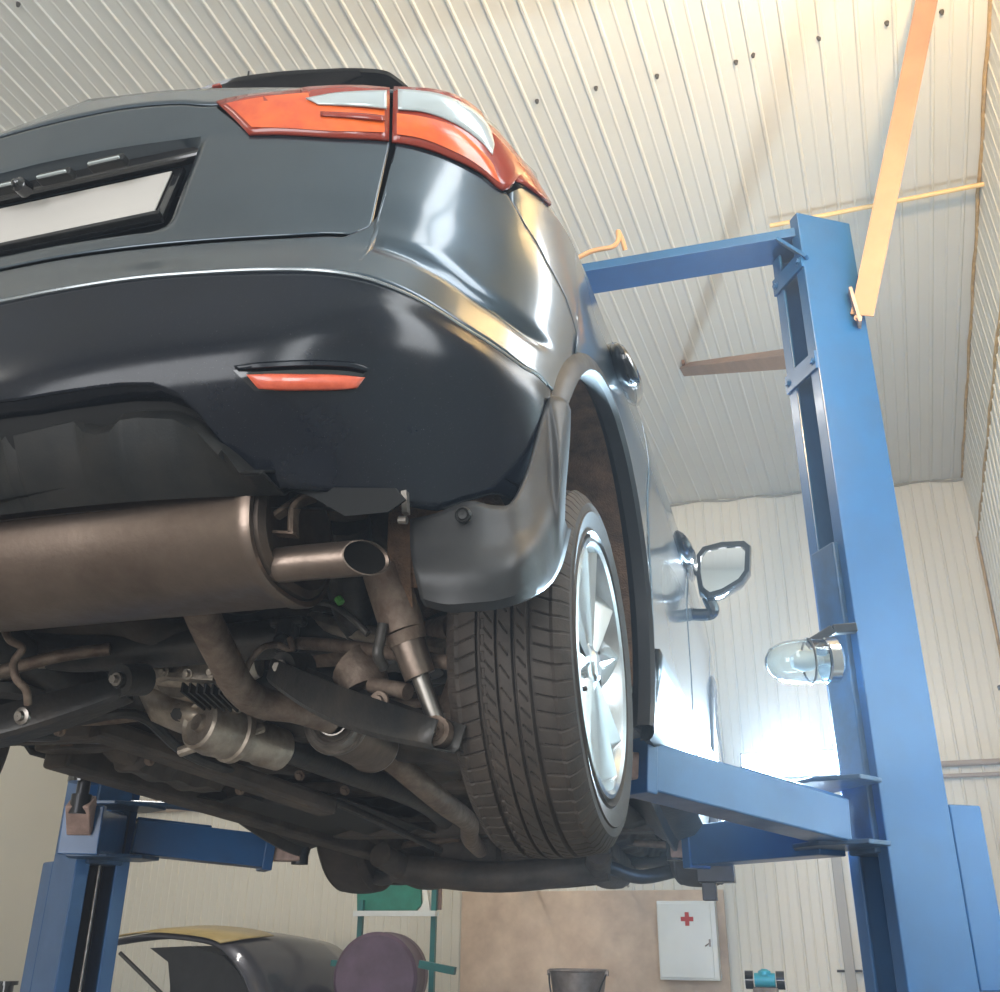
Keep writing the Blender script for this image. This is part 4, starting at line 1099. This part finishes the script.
bm = B(); add_lathe(bm, [(.071, LL*.30), (.075, LL*.32), (.071, LL*.34)], lc, dl, 36); obj('cage_ring', bm, STEEL, wl)
# lit flood lamp behind the arm
fp = atD(790, 764, 4.35)
fl_ = thing('flood_lamp', 'glaring lit white flood lamp just above the right blue lift arm', 'lamp', tuple(fp))
bm = B(); add_box(bm, fp+Vector((0, .035, 0)), (.40, .05, .11)); obj('housing', bm, DSTEEL, fl_, False, bev=.008)
bm = B(); add_box(bm, fp+Vector((0, .004, 0)), (.38, .008, .09)); obj('led_panel', bm, LEDM, fl_, False)
bm = B(); add_tube(bm, [fp+Vector((.12, .06, 0)), fp+Vector((.26, -.05, -.02)), Vector((1.60, 2.02, fp.z-.05))], .016, 10, smooth_path=False); obj('bracket', bm, DSTEEL, fl_)

# ------------------------------------------------------------------ ROOM  (turned 4.7 deg from the car)
RA = rad(-4.69); CG = Vector((CAM.x, CAM.y, 0))
def RW(u, v, z): return CG+Vector((u*cos(RA)-v*sin(RA), u*sin(RA)+v*cos(RA), z))
def toR(p):
    q = Vector(p)-CG; return Vector((q.x*cos(RA)+q.y*sin(RA), -q.x*sin(RA)+q.y*cos(RA), q.z))
VB = 8.0
def atB(px, py, v=VB):               # point on a plane parallel to the far wall
    d = ray(px, py); e = toR(CG+Vector((d.x, d.y, 0))); return CAM+d*(v/e.y)
cor = toR(atB(962, 478)); UR = cor.x; ZC = cor.z
TL, TT = math.tan(rad(3.64)), .053
def zceil(u, v): return ZC+(VB-v)*TL-(u-UR)*TT
UL, VF = -7.5, -5.5
RM = Matrix.Rotation(RA, 3, 'Z')
# ceiling: real corrugation running away from the lens
def corr(t, pitch, dep):             # profile offset (towards the room = +)
    f = (t/pitch) % 1.0
    pts = [(0, 0), (.04, dep), (.11, dep), (.15, 0), (.52, 0), (.55, dep*.35), (.60, dep*.35), (.63, 0), (1, 0)]
    return float(np.interp(f, [p[0] for p in pts], [p[1] for p in pts]))
def cus(u0, u1, pitch):
    out = []; k = math.floor(u0/pitch)
    while k*pitch < u1:
        for f in (0, .04, .11, .15, .52, .55, .60, .63):
            u = (k+f)*pitch
            if u0 <= u <= u1: out.append(u)
        k += 1
    return [u0]+out+[u1]
CP = .154
bm = B(); G = []
for u in cus(UL, UR+.02, CP):
    c_ = corr(u, CP, .008)
    G.append([RW(u, v, zceil(u, v)-c_) for v in (VF, -2, 2.0, 2.001, 5, VB+.02)])
add_grid(bm, G); fixn(bm); struct('ceiling', bm, CEILM)
WP = .152
bm = B(); G = []
for u in cus(UL, UR+.3, WP):
    c_ = corr(u, WP, .011)
    G.append([RW(u, VB-c_, z) for z in (0, .8, 1.85, 3.2, zceil(u, VB)+.05)])
add_grid(bm, G); fixn(bm); struct('wall_back', bm, WALLM)
# right wall: plain sheet below, leaning strip above
low = toR(atB(978.5, 537)); 
U2 = low.x; Z2 = low.z
bm = B(); G = []
for v in cus(VF, VB, .16):
    c_ = corr(v, .16, .008)
    dz = (VB-v)*TL
    G.append([RW(U2-c_, v, 0), RW(U2-c_, v, Z2+dz-.001)])
add_grid(bm, G); fixn(bm); struct('wall_right', bm, WALLM)
bm = B(); G = []
for v in cus(VF, VB, .16):
    c_ = corr(v, .16, .004); dz = (VB-v)*TL
    G.append([RW(U2-c_, v, Z2+dz), RW(UR-c_, v, ZC+dz+.02)])
add_grid(bm, G); fixn(bm); struct('wall_right_upper', bm, WALLM).name = 'wall_right_upper'
ORT = mat('ochre_joint_strip', (.50, .33, .14), .7, 0, noise=.4, nscale=20)
for nm, (u, z) in (('trim_1', (U2-.004, Z2)), ('trim_2', (UR-.006, ZC-.012))):
    bm = B(); add_tube(bm, [RW(u+.004*sin(v*9), v, z+(VB-v)*TL+.006*sin(v*23)) for v in np.linspace(VF+.1, VB-.03, 120)], .012 if nm == 'trim_1' else .010, 6, n=1)
    struct(nm, bm, ORT)
bm = B(); add_tube(bm, [RW(u, VB-.012, zceil(u, VB)-.012+.010*sin(u*14)) for u in np.linspace(UL, UR, 160)], .010, 6, n=1); struct('trim_3', bm, mat('grey_joint_strip', (.30, .29, .25), .8))
bm = B(); add_tube(bm, [RW(U2-.012, VB-.012, z) for z in (0, 2, Z2)], .012, 6, n=2); struct('trim_4', bm, ORT)
# left wall, front wall with door opening behind the photographer, floor
bm = B(); G = []
for v in cus(VF, VB, .2): G.append([RW(UL, v, 0), RW(UL, v, zceil(UL, v)+.05)])
add_grid(bm, G); fixn(bm); struct('wall_left', bm, WALLM)
GO = (-4.0, .8, 3.9)                 # gate opening u0,u1,height
bm = B()
for u0, u1, z0, z1 in ((UL, GO[0], 0, 6), (GO[1], U2+.02, 0, 6), (GO[0], GO[1], GO[2], 6)):
    add_box(bm, RW((u0+u1)/2, VF-.06, (z0+z1)/2), (u1-u0, .1, z1-z0), RM)
struct('wall_front', bm, WALLM)
bm = B(); add_box(bm, RW(0, 1, -.1), (22, 20, .2), RM); struct('floor', bm, CONC)
# wall pipes on the back wall
bm = B()
pa, pb = toR(atB(150, 803, VB-.05)), toR(atB(1000, 767, VB-.05))
zpm = (pa.z+pb.z)/2
for dz, r in ((0, .022), (-.085, .016)):
    add_cyl(bm, RW(UL+.1, VB-.04, zpm+dz+.02), RW(U2-.02, VB-.04, zpm+dz-.02+.05), r, seg=10)
tag(obj('wall_pipe', bm, mat('dull_pipe', (.38, .31, .26), .5, .2)), 'pair of thin brown pipes running along the far wall', 'pipe')
# ceiling pipe, yellow
cpy = atD(800, 219, 3.75)
def onceil(px, py, off=.02):
    d = ray(px, py)
    lo, hi = .5, 30.
    for _ in range(60):
        m_ = (lo+hi)/2; p = CAM+d*m_; q = toR(p)
        if p.z < zceil(q.x, q.y)-off: lo = m_
        else: hi = m_
    return CAM+d*lo
bm = B(); A_ = onceil(770, 226, .06); B_ = onceil(1005, 180, .06); add_cyl(bm, A_, B_, .013, seg=10)
tag(obj('ceiling_pipe', bm, COPPER), 'thin yellow pipe crossing the ceiling to the right wall', 'pipe')
bm = B(); add_tube(bm, [atD(560, 268, 3.5), atD(590, 252, 3.5), atD(612, 247, 3.5), atD(618, 240, 3.5), atD(618, 231, 3.5)], .011, 10); add_tube(bm, [atD(618, 231, 3.5), atD(622, 240, 3.52), atD(625, 250, 3.55)], .011, 10)
tag(obj('hydraulic_hose', bm, mat('tan_hose', (.45, .27, .14), .5)), 'tan hose bent up over the left part of the blue crossbeam', 'hose')
# braces from the right column to the ceiling
def brace(name, a, b_, w, label):
    o = thing(name, label, 'brace', tuple(a))
    bm = B(); s_, u_, d_ = frame_from(b_-a, Vector((0, 1, 0)))
    sec = [(-w/2, 0), (w/2, 0), (w/2, w*.9), (w/2-.006, w*.9), (w/2-.006, .006), (-w/2, .006)]
    add_prism(bm, [a+s_*x+u_*y for x, y in sec], b_-a); fixn(bm); obj('angle_bar', bm, BEAMC, o, False)
    return o
a = atD(862, 315, 3.46); b_ = onceil(935, -40, .0)
br = brace('ceiling_brace', a, b_, .085, 'brown angle bar rising from the right column towards the upper right ceiling')
bm = B(); add_beam(bm, atD(850, 292, 3.47), atD(860, 326, 3.47), .012, .07); add_bolt(bm, atD(858, 318, 3.45), (0, -1, 0), .010); obj('mounting_tab', bm, PINK, br, False)
a = atD(800, 350, 3.78); b_ = onceil(684, 365, .0)
br = brace('ceiling_brace', a, b_, .075, 'brown angle bar going back from the right column with its end on the ceiling')
bm = B(); add_box(bm, b_, (.02, .12, .05)); obj('end_plate', bm, BEAMC, br, False)
# ceiling screws
SCR = mat('dark_screw', (.05, .045, .04), .6)
for i, (x, y) in enumerate(((480, 114), (537, 102), (596, 89), (657, 77), (736, 63), (753, 56), (819, 39), (887, 24), (942, 13), (523, 173), (18, 5))):
    bm = B(); p = onceil(x, y, .012); add_cyl(bm, p+Vector((0, 0, .01)), p-Vector((0, 0, .008)), .011, .007, 10)
    o = obj('screw', bm, SCR); recenter(o, p); tag(o, 'small dark screw head in the cream ribbed ceiling', 'screw', 'screws along the ceiling sheets')

# ------------------------------------------------------------------ things at the far wall
def atV(px, py, v): return atB(px, py, v)
# board
bm = B(); p00, p11 = toR(atB(462, 896, VB-.03)), toR(atB(732, 1000, VB-.03))
zt_ = (toR(atB(462, 894, VB-.03)).z+toR(atB(640, 888, VB-.03)).z)/2
u0, u1 = p00.x, p11.x
add_box(bm, RW((u0+u1)/2, VB-.03, (zt_+.35)/2), (u1-u0, .02, zt_-.35), RM)
tag(obj('wall_board', bm, PLY, None, False, bev=.004), 'large mottled beige board fixed to the far wall', 'board')
# pegs with shades
for i, (x, y, lab) in enumerate(((537, 889, 'black peg lamp over the board above the bucket'), (628, 886, 'black peg lamp over the board nearer the first aid box'))):
    bm = B(); p = atB(x, y, VB-.04); q = atB(x-5, y-7, VB-.30)
    add_cyl(bm, p, q, .012, seg=10); add_lathe(bm, [(.015, 0), (.03, .02), (.03, .07), (.001, .07)], q-Vector((0, 0, .035)), (0, 0, 1), 16); fixn(bm)
    tag(recenter(obj('wall_peg', bm, GLOSS), p), lab, 'peg', 'pegs above the board')
# first aid cabinet
pc0, pc1 = toR(atB(657, 901, VB-.1)), toR(atB(721, 981, VB-.1))
uc, zc = (pc0.x+pc1.x)/2, (pc0.z+pc1.z)/2; wc, hc_ = pc1.x-pc0.x, pc0.z-pc1.z
fac = thing('first_aid_cabinet', 'white wall cabinet with a red cross on its door', 'cabinet', tuple(RW(uc, VB-.05, zc-hc_/2)))
bm = B(); add_box(bm, RW(uc, VB-.087, zc), (wc, .088, hc_), RM); obj('body', bm, WHITEP, fac, False, bev=.006)
bm = B(); add_box(bm, RW(uc-.012, VB-.132, zc), (wc-.045, .012, hc_-.03), RM); dr = obj('door', bm, WHITEP, fac, False, bev=.004)
cz_ = toR(atB(687, 919, VB-.14)).z; cu = toR(atB(687, 919, VB-.14)).x
bm = B(); add_box(bm, RW(cu, VB-.1395, cz_), (.092, .003, .030), RM); add_box(bm, RW(cu, VB-.1395, cz_), (.030, .0032, .092), RM); obj('red_cross', bm, REDC, dr, False)
hz_ = toR(atB(710, 943, VB-.14)); bm = B(); add_box(bm, RW(hz_.x, VB-.145, hz_.z), (.012, .012, .05), RM); add_cyl(bm, RW(hz_.x, VB-.14, hz_.z), RW(hz_.x-.03, VB-.17, hz_.z-.02), .005, seg=8); obj('handle', bm, STEEL, dr, False)
# bucket on a drum shelf
VQ = 6.3
b0 = atV(578, 970, VQ); br_ = (atV(606, 970, VQ)-atV(550, 970, VQ)).length/2
tb = thing('workbench', 'low steel bench below the beige board, mostly out of frame', 'bench', tuple(RW(toR(b0).x, VQ, 0)))
bk = thing('bucket', 'dented grey metal bucket standing in front of the beige board', 'bucket', (b0.x, b0.y, b0.z-.28))
bm = B(); add_lathe(bm, [(.001, 0), (br_*.72, 0), (br_*.74, .01), (br_*.97, .275), (br_*1.02, .282), (br_*1.0, .29), (br_*.95, .282), (br_*.70, .014), (.001, .012)], (b0.x, b0.y, b0.z-.285), (0, 0, 1), 40); fixn(bm); obj('pail', bm, GALV, bk)
bm = B(); add_tube(bm, [b0+Vector((-br_*1.0, -.02, -.02)), b0+Vector((-br_*.8, -br_*.75, -.10)), b0+Vector((-br_*.55, -br_*1.0, -.20)), b0+Vector((0, -br_*1.05, -.235)), b0+Vector((br_*.6, -br_*.95, -.19)), b0+Vector((br_*1.0, -.02, -.02))], .005, 8); obj('handle', bm, DSTEEL, bk)
bm = B()
for sx in (-1, 1): add_box(bm, b0+Vector((sx*br_*1.0, -.01, -.015)), (.02, .03, .03))
obj('handle_lug', bm, GALV, bk, False)
bzt = b0.z-.285
bm = B(); add_box(bm, (b0.x, b0.y, bzt-.02), (1.1, .5, .036)); obj('top', bm, GALV, tb, False, bev=.004)
for sx in (-.5, .5):
    for sy in (-.2, .2):
        bm = B(); add_beam(bm, (b0.x+sx, b0.y+sy, 0.0), (b0.x+sx, b0.y+sy, bzt-.038), .04, .04); obj('leg', bm, DSTEEL, tb, False)
# purple tank on teal rack with green panel
VT = 6.6
tc_ = atV(382, 978, VT); 
tr = (atV(418, 978, VT)-atV(343, 978, VT)).length/2
tank = thing('purple_tank', 'faded purple steel tank lying on its side in the teal rack', 'tank', (tc_.x, tc_.y, tc_.z-tr))
ta = Vector((-.22, .97, 0)).normalized()
bm = B(); add_lathe(bm, [(.001, -.015), (tr*.5, -.014), (tr*.93, -.008), (tr, .01), (tr*1.01, .02), (tr, .03), (tr, .40), (tr*1.015, .41), (tr, .42), (tr, .60), (tr*.95, .62), (.001, .63)], tc_+Vector((-.03, -.05, 0)), ta, 48); fixn(bm); obj('drum', bm, PURPLE, tank)
bm = B()
for dx in (-.05, .05): add_lathe(bm, [(.035, 0), (.03, -.01), (.022, -.012), (.02, 0)], tc_+Vector((dx-.03, -.05+dx*-.5, -tr*.62))-ta*.015, ta, 20)
obj('filler_caps', bm, PURPLE, tank)
rk = thing('teal_rack', 'teal metal rack with a white shelf around the purple tank', 'rack', tuple(RW(toR(tc_).x, VT+.3, 0)))
VR = VT+.25
r0, r1 = atV(360, 913, VR), atV(433, 915, VR)
for x in (361, 434):
    p = atV(x, 915, VR); bm = B(); add_beam(bm, (p.x, p.y, 0), (p.x, p.y, p.z+(.32 if x > 400 else .1)), .035, .035); obj('post', bm, TEAL, rk, False)
bm = B(); q0, q1 = atV(355, 913, VR-.05), atV(437, 914, VR-.05); add_beam(bm, Vector((q0.x, q0.y, (q0.z+q1.z)/2)), Vector((q1.x, q1.y, (q0.z+q1.z)/2)), .06, .035); obj('shelf', bm, WHITEP, rk, False, label='white shelf')
bm = B(); h0, h1 = atV(332, 963, VR-.1), atV(352, 964, VR-.1); add_beam(bm, h0, h1, .04, .04); obj('crossbar', bm, TEAL, rk, False); bm = B(); h0, h1 = atV(420, 964, VT-.2), atV(455, 971, VT-.2); add_beam(bm, h0, h1, .04, .045); obj('crossbar', bm, TEAL, rk, False)
bm = B(); zc2 = tc_.z-tr-.025; add_box(bm, (tc_.x+.15, tc_.y+.18, zc2), (.7, .7, .04)); obj('tray', bm, TEAL, rk, False)
bm = B()
gp = [atV(x, y, VR+.02) for x, y in ((357, 911), (357, 884), (370, 870), (412, 870), (420, 880), (421, 905), (415, 911))]
add_prism(bm, gp, RM @ Vector((0, .03, 0))); fixn(bm); tag(obj('green_panel', bm, GREENP, None, False), 'dark green rounded panel standing on the white rack shelf', 'panel')
bm = B(); add_prism(bm, [atV(x, y, VR+.03) for x, y in ((419, 911), (424, 900), (421, 880), (416, 868), (426, 868), (427, 890), (430, 911))], RM @ Vector((0, .03, 0))); fixn(bm)
tag(obj('white_frame_strip', bm, WHITEP, None, False), 'white edge strip beside the dark green panel', 'strip')
bm = B(); q = atV(437, 893, VR+.04); add_box(bm, q, (.07, .03, .22), RM); tag(obj('dusty_box', bm, mat('dusty_mauve', (.25, .17, .16), .7, noise=.3), None, False, bev=.006), 'dusty mauve box at the right end of the white rack shelf', 'box')
# grinder on a stand
VG = 5.6; g0 = atV(765, 980, VG)
gr = thing('bench_grinder', 'small dark bench grinder with cyan housing right of the first aid cabinet', 'grinder', (g0.x, g0.y, g0.z-.06))
bm = B(); add_cyl(bm, g0+Vector((-.05, 0, 0)), g0+Vector((.05, 0, 0)), .032, seg=24); add_lathe(bm, [(.032, 0), (.03, .02), (.012, .03), (.001, .03)], g0+Vector((0, 0, .02)), (0, 0, 1), 16); obj('motor', bm, CYAN, gr)
for sx in (-1, 1):
    bm = B(); add_cyl(bm, g0+Vector((sx*.055, 0, 0)), g0+Vector((sx*.095, 0, 0)), .042, seg=28); obj('wheel_guard', bm, GLOSS, gr)
bm = B(); add_box(bm, g0+Vector((0, 0, -.05)), (.12, .09, .035)); obj('base', bm, RUST, gr, False, bev=.006)
gs = thing('grinder_stand', 'dark steel post carrying the bench grinder', 'stand', (g0.x, g0.y, 0))
bm = B(); add_beam(bm, (g0.x, g0.y, .02), (g0.x, g0.y, g0.z-.085), .08, .08); obj('post', bm, DSTEEL, gs, False, bev=.004)
bm = B(); add_box(bm, (g0.x, g0.y, g0.z-.076), (.2, .16, .016)); obj('plate', bm, DSTEEL, gs, False)
bm = B(); add_box(bm, (g0.x, g0.y, .01), (.35, .35, .02)); obj('foot', bm, DSTEEL, gs, False)
# cable coil on a hook
k0 = atB(880, 962, VB-.09)
co = thing('cable_coil', 'brown cable coil hanging on the far wall beside the right column', 'cable', tuple(k0))
bm = B()
for k in range(6):
    rr = .16+.012*k
    add_tube(bm, [k0+RM @ Vector((rr*.55*cos(a)+.01*k, -.012*k, rr*sin(a)-.02*k)) for a in np.linspace(0, 2*PI, 25)], .010, 6, n=1)
obj('loops', bm, BROWNC, co)
bm = B(); h0, h1 = atB(837, 971, VB-.03), atB(862, 971, VB-.03); add_cyl(bm, h0, h1, .008, seg=8); add_cyl(bm, h1, h1+RM @ Vector((0, -.1, 0)), .008, seg=8); obj('hook', bm, DSTEEL, co)
# conduit strip on the back wall right side
bm = B(); c0, c1 = toR(atB(846, 900, VB-.03)), 0
add_box(bm, RW(toR(atB(845, 930, VB-.03)).x, VB-.03, 1.55), (.07, .03, 1.1), RM)
tag(obj('conduit', bm, mat('grey_conduit', (.36, .35, .33), .6), None, False, bev=.006), 'grey vertical conduit on the far wall left of the cable coil', 'conduit')
# bracket poking in at right edge
bm = B(); q = RW(U2-.05, 5.2, 0); p = atD(998, 688, 4.9); add_beam(bm, p+Vector((.25, 0, .03)), p, .05, .05, w2=.02, h2=.02)
tag(recenter(obj('wall_bracket', bm, DSTEEL, None, False), p), 'dark pointed bracket on the right wall at the picture edge', 'bracket')
# far car with raised bonnet (left bottom)
VH = 6.2
fc = thing('dark_car', 'dark car with its bonnet propped open at the far left', 'car', tuple(RW(toR(atV(180, 990, VH)).x, VH+.6, 0)))
hp = [atV(x, y, VH) for x, y in ((113, 944), (120, 938), (150, 935), (190, 938), (216, 944), (232, 958), (243, 975), (250, 992), (256, 1010))]
# bonnet: shell arched, extends away in depth
bm = B(); G = []
hpc = catmull(hp, 5)
bd = RM @ Vector((.25, 1.15, 0))
for p in hpc: G.append([p+bd*t+Vector((0, 0, .05*sin(PI*t))) for t in np.linspace(0, 1, 7)])
add_grid(bm, G); fixn(bm); hd = obj('bonnet', bm, mat('dark_violet_paint', (.03, .03, .042), .3, .3, .6), fc, solid=.02, label='raised dark bonnet')
bm = B(); G = []
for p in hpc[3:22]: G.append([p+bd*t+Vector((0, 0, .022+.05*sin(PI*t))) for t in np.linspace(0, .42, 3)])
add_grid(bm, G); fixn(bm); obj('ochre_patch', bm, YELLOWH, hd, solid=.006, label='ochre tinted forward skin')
bm = B()
ins = [atV(x, y, VH+.10) for x, y in ((150, 948), (168, 962), (170, 985), (170, 1015), (258, 1015), (250, 992), (238, 972), (222, 955), (190, 946))]
add_prism(bm, ins, RM @ Vector((0.02, .5, 0))); fixn(bm); obj('engine_bay', bm, DSTEEL, fc, False, label='dark underside and engine bay')
bm = B(); add_cyl(bm, atV(120, 953, VH+.02), atV(168, 1000, VH+.02), .014, seg=10); obj('bonnet_prop', bm, GLOSS, fc)
ub_ = toR(atV(190, 1012, VH))
bm = B(); 
secs = []
for (v, w, h0_, h1_) in ((-.15, .62, .30, .62), (.0, .80, .22, .78), (.5, .86, .20, .86), (1.4, .86, .20, .90)):
    secs.append([RW(ub_.x-.30+a*w*.8, VH+v, z) for a, z in ((-1, h0_), (-1.02, (h0_+h1_)/2), (-.95, h1_), (0, h1_+.04), (.95, h1_), (1.02, (h0_+h1_)/2), (1, h0_), (0, h0_))])
rings_to(bm, secs); fixn(bm); obj('body', bm, mat('dark_car_body', (.03, .03, .04), .3, .3, .6), fc, bev=.02)
for sx in (-1, 1):
    bm = B(); add_lathe(bm, [(.001, 0), (.18, 0), (.20, .01), (.30, .0), (.315, .02), (.315, .18), (.30, .2), (.001, .2)], RW(ub_.x-.30+sx*.70, VH+.62, .315), RM @ Vector((-sx, 0, 0)), 32); fixn(bm); obj('wheel', bm, RUBBER, fc)
# black stub at left bottom edge
bm = B(); p = atV(6, 985, 6.8); add_cyl(bm, (p.x, p.y, 0), (p.x, p.y, p.z+.02), .06, seg=20); add_cyl(bm, (p.x, p.y, p.z), (p.x, p.y, p.z+.03), .09, seg=20)
tag(recenter(obj('jack_stand', bm, GLOSS), (p.x, p.y, 0)), 'black stand with a flat top at the lower left edge', 'stand')
bm = B(); q0, q1 = atV(262, 993, 7.0), atV(300, 993, 7.0); add_beam(bm, q0, q1, .3, .03); 
tag(obj('dark_worktop', bm, GLOSS, None, False), 'edge of a black worktop right of the open bonnet', 'worktop')

# ------------------------------------------------------------------ LIGHT
def area(name, loc, target, sx, sy, power, col=(1, 1, 1), spread=180):
    l = bpy.data.lights.new(name, 'AREA'); l.shape = 'RECTANGLE'; l.size = sx; l.size_y = sy; l.energy = power; l.color = col; l.spread = rad(spread)
    o = bpy.data.objects.new(name, l); C.objects.link(o); o.location = loc
    o.rotation_euler = (Vector(target)-Vector(loc)).to_track_quat('-Z', 'Y').to_euler(); return o
def point(name, loc, power, col, r=.1):
    l = bpy.data.lights.new(name, 'POINT'); l.energy = power; l.color = col; l.shadow_soft_size = r
    o = bpy.data.objects.new(name, l); C.objects.link(o); o.location = loc; return o
w = bpy.data.worlds.new('world'); bpy.context.scene.world = w; w.use_nodes = True
bg = w.node_tree.nodes['Background']; bg.inputs[0].default_value = (.62, .72, .82, 1); bg.inputs[1].default_value = 1.2
vs = w.node_tree.nodes.new('ShaderNodeVolumeScatter'); vs.inputs['Density'].default_value = .012; vs.inputs['Color'].default_value = (.9, .93, 1, 1)
w.node_tree.links.new(vs.outputs[0], w.node_tree.nodes['World Output'].inputs['Volume'])
# added fill light at the unseen gate behind the camera
area('gate_fill', RW(-1.6, VF+.1, 2.0), RW(-1.6, 4, 2.0), 4.6, 3.6, 420, (.95, .97, 1))
# unseen ceiling fittings, added to fill the room with light
def fitting(u, v, ln, along, label, power):
    z = zceil(u, v)-.10
    c = RW(u, v, z); d = RM @ (Vector((0, 1, 0)) if along else Vector((1, 0, 0)))
    o = thing('added_ceiling_light', label, 'light', tuple(c))
    bm = B(); add_beam(bm, c-d*ln/2+Vector((0, 0, .05)), c+d*ln/2+Vector((0, 0, .05)), .16, .06); obj('housing', bm, WHITEP, o, False)
    bm = B(); s_ = d.cross(Vector((0, 0, 1)))
    for k in (-1, 1): add_cyl(bm, c-d*ln/2*.97+s_*.04*k, c+d*ln/2*.97+s_*.04*k, .014, seg=12)
    obj('tube', bm, TUBEM, o)
    a_ = area('ceiling_fill', c-Vector((0, 0, .03)), c-Vector((0, 0, 3)), .2, ln, power, (1, .96, .9))
    if along: a_.rotation_euler = (0, 0, RA)
    else: a_.rotation_euler = (0, 0, RA+PI/2)
fitting(-5.6, -3.2, 2.4, True, 'added fluorescent fill light behind and left of the viewer', 75)
fitting(-3.5, 4.5, 2.4, True, 'added unseen fluorescent fill light over the far car', 80)
# added warm lamp out of frame, standing in for the orange flare
wp = RW(U2-.24, 1.70, 4.05)
wt = thing('warm_fill_lamp', 'added warm lamp outside the frame, standing in for the orange flare', 'lamp', tuple(wp))
bm = B(); add_lathe(bm, [(.02, .12), (.06, .10), (.12, 0), (.11, 0), (.05, .09), (.01, .1)], wp-RM @ Vector((0, .0, 0)), RM @ Vector((0, -1, 0)), 28); fixn(bm); obj('shade', bm, WHITEP, wt)
bm = B(); bmesh.ops.create_uvsphere(bm, u_segments=20, v_segments=12, radius=.045, matrix=Matrix.Translation(wp)); obj('bulb', bm, emat('warm_fill_bulb', (1, .70, .34), 30), wt)
bm = B(); add_cyl(bm, wp-RM @ Vector((0, .1, 0)), RW(U2-.02, 1.65, 4.05), .01, seg=8); obj('bracket', bm, DSTEEL, wt)
sl = bpy.data.lights.new('warm_fill_glow', 'SPOT'); sl.energy = 430; sl.color = (1, .67, .32); sl.spot_size = rad(150); sl.spot_blend = .5; sl.shadow_soft_size = .08
so = bpy.data.objects.new('warm_fill_glow', sl); C.objects.link(so); so.location = wp+RM @ Vector((0, .03, 0)); so.rotation_euler = (RM @ Vector((-.12, 1, .42))).to_track_quat('-Z', 'Y').to_euler()
DAY = emat('frosted_daylight_pane', (.93, .97, 1), 10.0)
for k, (v0, v1, z0, z1) in enumerate(((.40, 1.0, 2.5, 4.62), (2.30, 2.95, 3.1, 4.2), (-2.6, -1.4, 1.6, 3.6)), 1):
    bm = B(); add_box(bm, RW(U2-.012, (v0+v1)/2, (z0+z1)/2), (.012, v1-v0, z1-z0), RM); wd = struct('window_%d' % k, bm, DAY)
    bm = B()
    for v in (v0, v1): add_box(bm, RW(U2-.02, v, (z0+z1)/2), (.04, .06, z1-z0+.06), RM)
    if k == 1:
        pb_ = B(); dz0, dz1 = (VB-v0)*TL, (VB-v1)*TL
        add_prism(pb_, [RW(U2-.03, v0+.0, Z2+dz0+.03), RW(U2-.03, v1, Z2+dz1+.03), RW(UR-.02, v1, ZC+dz1-.06), RW(UR-.02, v0, ZC+dz0-.06)], RM @ Vector((-.008, 0, 0))); fixn(pb_); obj('upper_pane', pb_, DAY, wd, False)
    for z in (z0, z1): add_box(bm, RW(U2-.02, (v0+v1)/2, z), (.04, v1-v0, .06), RM)
    obj('window_frame', bm, WHITEP, wd, False)
# flood lamp light
fa_ = area('flood_lamp_glow', fp-Vector((0, .02, 0)), fp+Vector((.30, -1, .0)), .38, .09, 330, (.55, .80, 1), 110)
point('flood_lamp_spill', fp+Vector((0, -.05, .09)), 90, (.75, .90, 1), .05)

sc = bpy.context.scene
sc.view_settings.view_transform = 'Standard'; sc.view_settings.look = 'None'; sc.view_settings.exposure = 0; sc.view_settings.gamma = 1
sc.view_settings.use_curve_mapping = False
